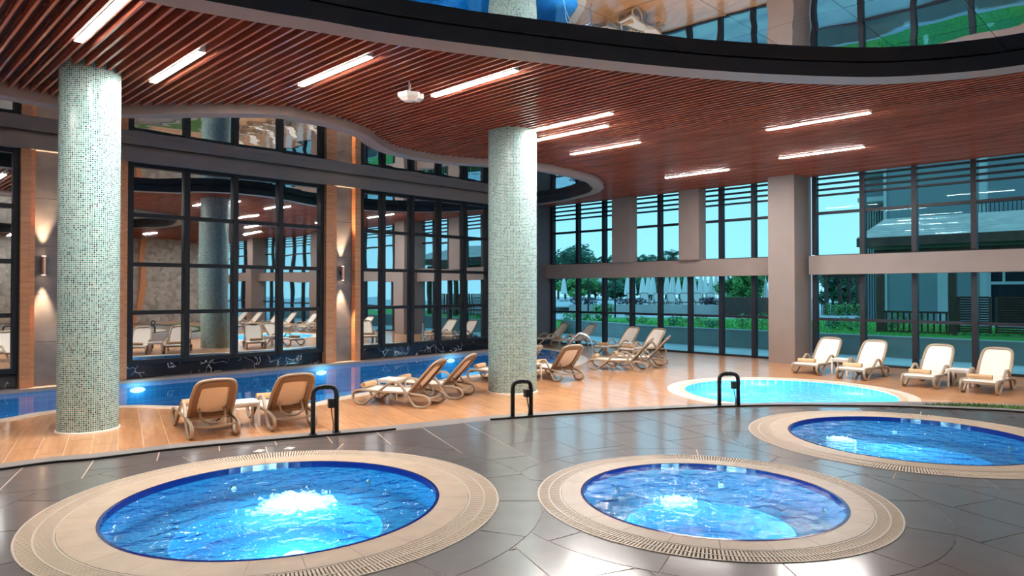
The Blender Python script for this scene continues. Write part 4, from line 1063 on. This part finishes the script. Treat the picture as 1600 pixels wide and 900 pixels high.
def tent(px, dep, label):
    p = frustum_pt(px, dep); t = thing('pagoda_tent', (p[0], p[1], 1.1), .3, label, 'tent', 'white pagoda tents on the terrace')
    m = MB(); prof = [(1.75, 1.75), (1.2, 1.95), (.6, 2.3), (.2, 2.75), (.02, 2.95)]; K = 8; V = []
    for r, z in prof:
        for j in range(K):
            a = math.pi/4+2*math.pi*j/K; r2 = r*(1.0 if j % 2 == 0 else .74); V.append((r2*math.cos(a), r2*math.sin(a), z))
    m.add(V, [(i*K+j, i*K+(j+1) % K, (i+1)*K+(j+1) % K, (i+1)*K+j) for i in range(4) for j in range(K)]); m.build('tent_roof', M['canvas'], t)
    for sx__ in (-1, 1):
        for sy_ in (-1, 1): MB().tube([(sx__*1.2, sy_*1.2, 0), (sx__*1.2, sy_*1.2, 1.76)], .04, 6).build('leg', M['white'], t)
tent(913, 78, 'white pagoda tent behind the purple hedge'); tent(941, 80, 'white pagoda tent behind the purple hedge')
# lamp posts on the lawn
for px, d, lb in ((919, 41, 'thin dark lamp post beside the white tents'), (961, 40, 'thin dark lamp post on the far edge of the lawn')):
    p = frustum_pt(px, d); t = thing('lamp_post', (p[0], p[1], .57), 0, lb, 'lamp post')
    MB().tube([(0, 0, 0), (0, 0, 2.6)], .05, 8).build('pole', M['mullion'], t); MB().lathe([(.001, 2.6), (.14, 2.62), (.14, 2.75), (.001, 2.8)], 12).build('lantern', M['mullion'], t)

# timber pavilion with a boarded roof, to the right
XP = 28.5
pv = thing('garden_pavilion', (XP, 4, ZL), 0, 'dark timber pavilion with a pale boarded roof outside the windows', 'pavilion')
def pbox(name, x0, x1, y0, y1, z0, z1, mat): return MB().box(x0-XP, x1-XP, y0-4, y1-4, z0-ZL, z1-ZL).build(name, mat, pv)
yL = PX(1376, 500, XP)[0]; yM = PX(1489, 500, XP)[0]; yE = 1.0
for y in (yL, yM, (yM+yE)/2, yE): pbox('post', XP-.12, XP+.12, y-.12, y+.12, ZL-.6, 3.7, M['brownwood'])
pbox('beam', XP-.1, XP+.1, yE, yL+.15, 3.45, 3.72, M['brownwood'])
z_e = PX(1400, 369, XP-1.0)[1]
for i in range(9):
    f0, f1 = i/9, (i+1)/9
    xa, xb = XP-1.0+f0*3.2, XP-1.0+f1*3.2+.04; za, zb = z_e+f0*.95, z_e+f1*.95
    yl = lambda f: yL+.5
    m = MB(); v_ = [(xa, yE-1, za), (xa, yl(f0), za), (xb, yl(f1), zb), (xb, yE-1, zb)]
    v_ = [(x-XP, y-4, z-ZL) for x, y, z in v_]
    m.add(v_+[(x, y, z-.07) for x, y, z in v_], [(0, 1, 2, 3), (7, 6, 5, 4), (0, 4, 5, 1), (1, 5, 6, 2)]); m.build('roof_board', M['shingle'], pv)
pbox('fascia', XP-1.03, XP-.98, yE-1, yL+.5, z_e-.34, z_e-.02, M['brownwood'])
pbox('soffit', XP-1.0, XP+2.2, yE-1, yL+.5, z_e-.34, z_e-.28, M['brownwood'])
# railing between the first two posts
zt = PX(1430, 487, XP)[1]; zb = PX(1430, 520, XP)[1]
pbox('top_rail', XP-.04, XP+.04, yM+.12, yL-.12, zt-.05, zt+.02, M['brownwood']); pbox('bottom_rail', XP-.03, XP+.03, yM+.12, yL-.12, zb, zb+.06, M['brownwood'])
k_ = 1; nb = 12
while k_ < nb:
    y = yM+(yL-yM)*k_/nb; pbox('baluster', XP-.025, XP+.025, y-.03, y+.03, zb+.06, zt-.05, M['brownwood']); k_ += 1
# louvred shutters right of the second post
zs0, zs1 = ZL+.1, PX(1540, 464, XP)[1]
for ya, yb in ((yM-1.15, yM-.14), (yM-2.4, yM-1.25), (yM-3.65, yM-2.5), (yM-4.9, yM-3.75)):
    pbox('shutter_frame', XP-.02, XP+.03, ya, ya+.07, zs0, zs1, M['brownwood']); pbox('shutter_frame', XP-.02, XP+.03, yb-.07, yb, zs0, zs1, M['brownwood'])
    z = zs0+.03
    while z < zs1-.03:
        m = MB(); v_ = [(-.03, ya+.07-4, z-ZL), (-.03, yb-.07-4, z-ZL), (.03, yb-.07-4, z+.05-ZL), (.03, ya+.07-4, z+.05-ZL)]
        m.add(v_+[(x+.012, y, zz-.012) for x, y, zz in v_], [(0, 1, 2, 3), (7, 6, 5, 4), (0, 4, 5, 1), (2, 6, 7, 3)]); m.build('shutter_slat', M['brownwood'], pv); z += .085
# building behind the pavilion
XB = 38.0
bl = thing('hotel_building', (XB+4, 0, 0), 0, 'grey rendered hotel block rising behind the timber pavilion', 'building')
def bbox(name, x0, x1, y0, y1, z0, z1, mat): return MB().box(x0-XB-4, x1-XB-4, y0, y1, z0, z1).build(name, mat, bl)
yb0 = PX(1385, 300, XB)[0]
bbox('wall', XB, XB+10, 3.2, yb0, 0, 16, M['teal'])
bbox('corner_strip', XB-.08, XB+.2, yb0-.02, yb0+.12, 0, 16, M['teal_l'])
yc = PX(1352, 300, XB+2.5)[0]
for i in range(14): bbox('wall_rib', XB+2.5, XB+2.75, yb0+.1+(yc-yb0)*i/14, yb0+.1+(yc-yb0)*(i+.55)/14, 0, 6.6, M['teal'])
bbox('side_wing', XB+2.8, XB+8, yb0, yc+.2, 0, 16, M['teal'])
for z0, z1 in ((6.9, 7.15), (8.4, 8.6)): bbox('balcony_slab', XB+1.6, XB+3.0, yb0, yc+.1, z0, z1, M['teal_l'])
ya = PX(1530, 330, XB-1.5)[0]; yb_ = PX(1541, 330, XB-1.5)[0]
bbox('white_column', XB-1.5, XB-1.1, yb_, ya, 0, 16, M['teal_l'])
zb_ = PX(1560, 346, XB-1.5)[1]
bbox('balcony_slab', XB-1.6, XB, 3.2, ya+.2, zb_-.25, zb_, M['teal_l'])
bbox('balcony_rail', XB-1.55, XB-1.48, 3.2, ya+.1, zb_+.85, zb_+.9, M['mullion'])
k_ = 0
while k_ < 24:
    y = ya-.1-k_*.16; bbox('railing_bar', XB-1.53, XB-1.50, y-.015, y+.015, zb_, zb_+.85, M['mullion']); k_ += 1
bbox('dark_doorway', XB-.04, XB, 3.3, PX(1548, 440, XB)[0], .6, 3.6, M['dglass'])
bbox('door_frame', XB-.12, XB-.04, PX(1548, 440, XB)[0]-.02, PX(1534, 440, XB)[0], .3, 3.7, M['teal_l'])
bbox('door_transom', XB-.10, XB-.04, 3.3, PX(1548, 440, XB)[0], 2.45, 2.58, M['teal_l'])
bbox('door_mullion', XB-.10, XB-.04, PX(1571, 430, XB)[0], PX(1567, 430, XB)[0], 2.58, 3.6, M['teal_l'])
bbox('pale_panel', XB-.05, XB, PX(1482, 440, XB)[0], PX(1465, 440, XB)[0], .3, 3.8, M['teal_l'])
# pergola further back, with posts, beams and a railing
t = thing('timber_pergola', (*frustum_pt(1330, 47), .57), 0, 'dark timber pergola with a railing beyond the lawn', 'pergola')
o0 = frustum_pt(1330, 47)
def ploc(px, d): p = frustum_pt(px, d); return p[0]-o0[0], p[1]-o0[1]
pts = [ploc(px, 45) for px in (1291, 1312, 1326, 1340, 1385)]
for p in pts: MB().box(p[0]-.1, p[0]+.1, p[1]-.1, p[1]+.1, -.5, 2.5).build('post', M['brownwood'], t)
a, b = ploc(1284, 45), ploc(1390, 45)
MB().bar((*a, 2.55), (*b, 2.55), .18, .28).build('beam', M['brownwood'], t); MB().bar((*a, .75), (*b, .75), .07, .07).build('top_rail', M['brownwood'], t)
for i in range(44):
    f = i/43; x, y = a[0]+(b[0]-a[0])*f, a[1]+(b[1]-a[1])*f; MB().box(x-.025, x+.025, y-.025, y+.025, 0, .72).build('baluster', M['brownwood'], t)
for i in range(6):
    f = (i+.5)/6; x, y = a[0]+(b[0]-a[0])*f, a[1]+(b[1]-a[1])*f
    MB().lathe([(.001, 2.05), (.10, 2.07), (.13, 2.16), (.05, 2.3), (.001, 2.42)], 12, c=(x, y)).build('hanging_lantern', M['mullion'], t)
hedge(1292, 1342, 44.2, .5, .9, M['leaf'], 'green bushes in front of the timber pergola', 8)
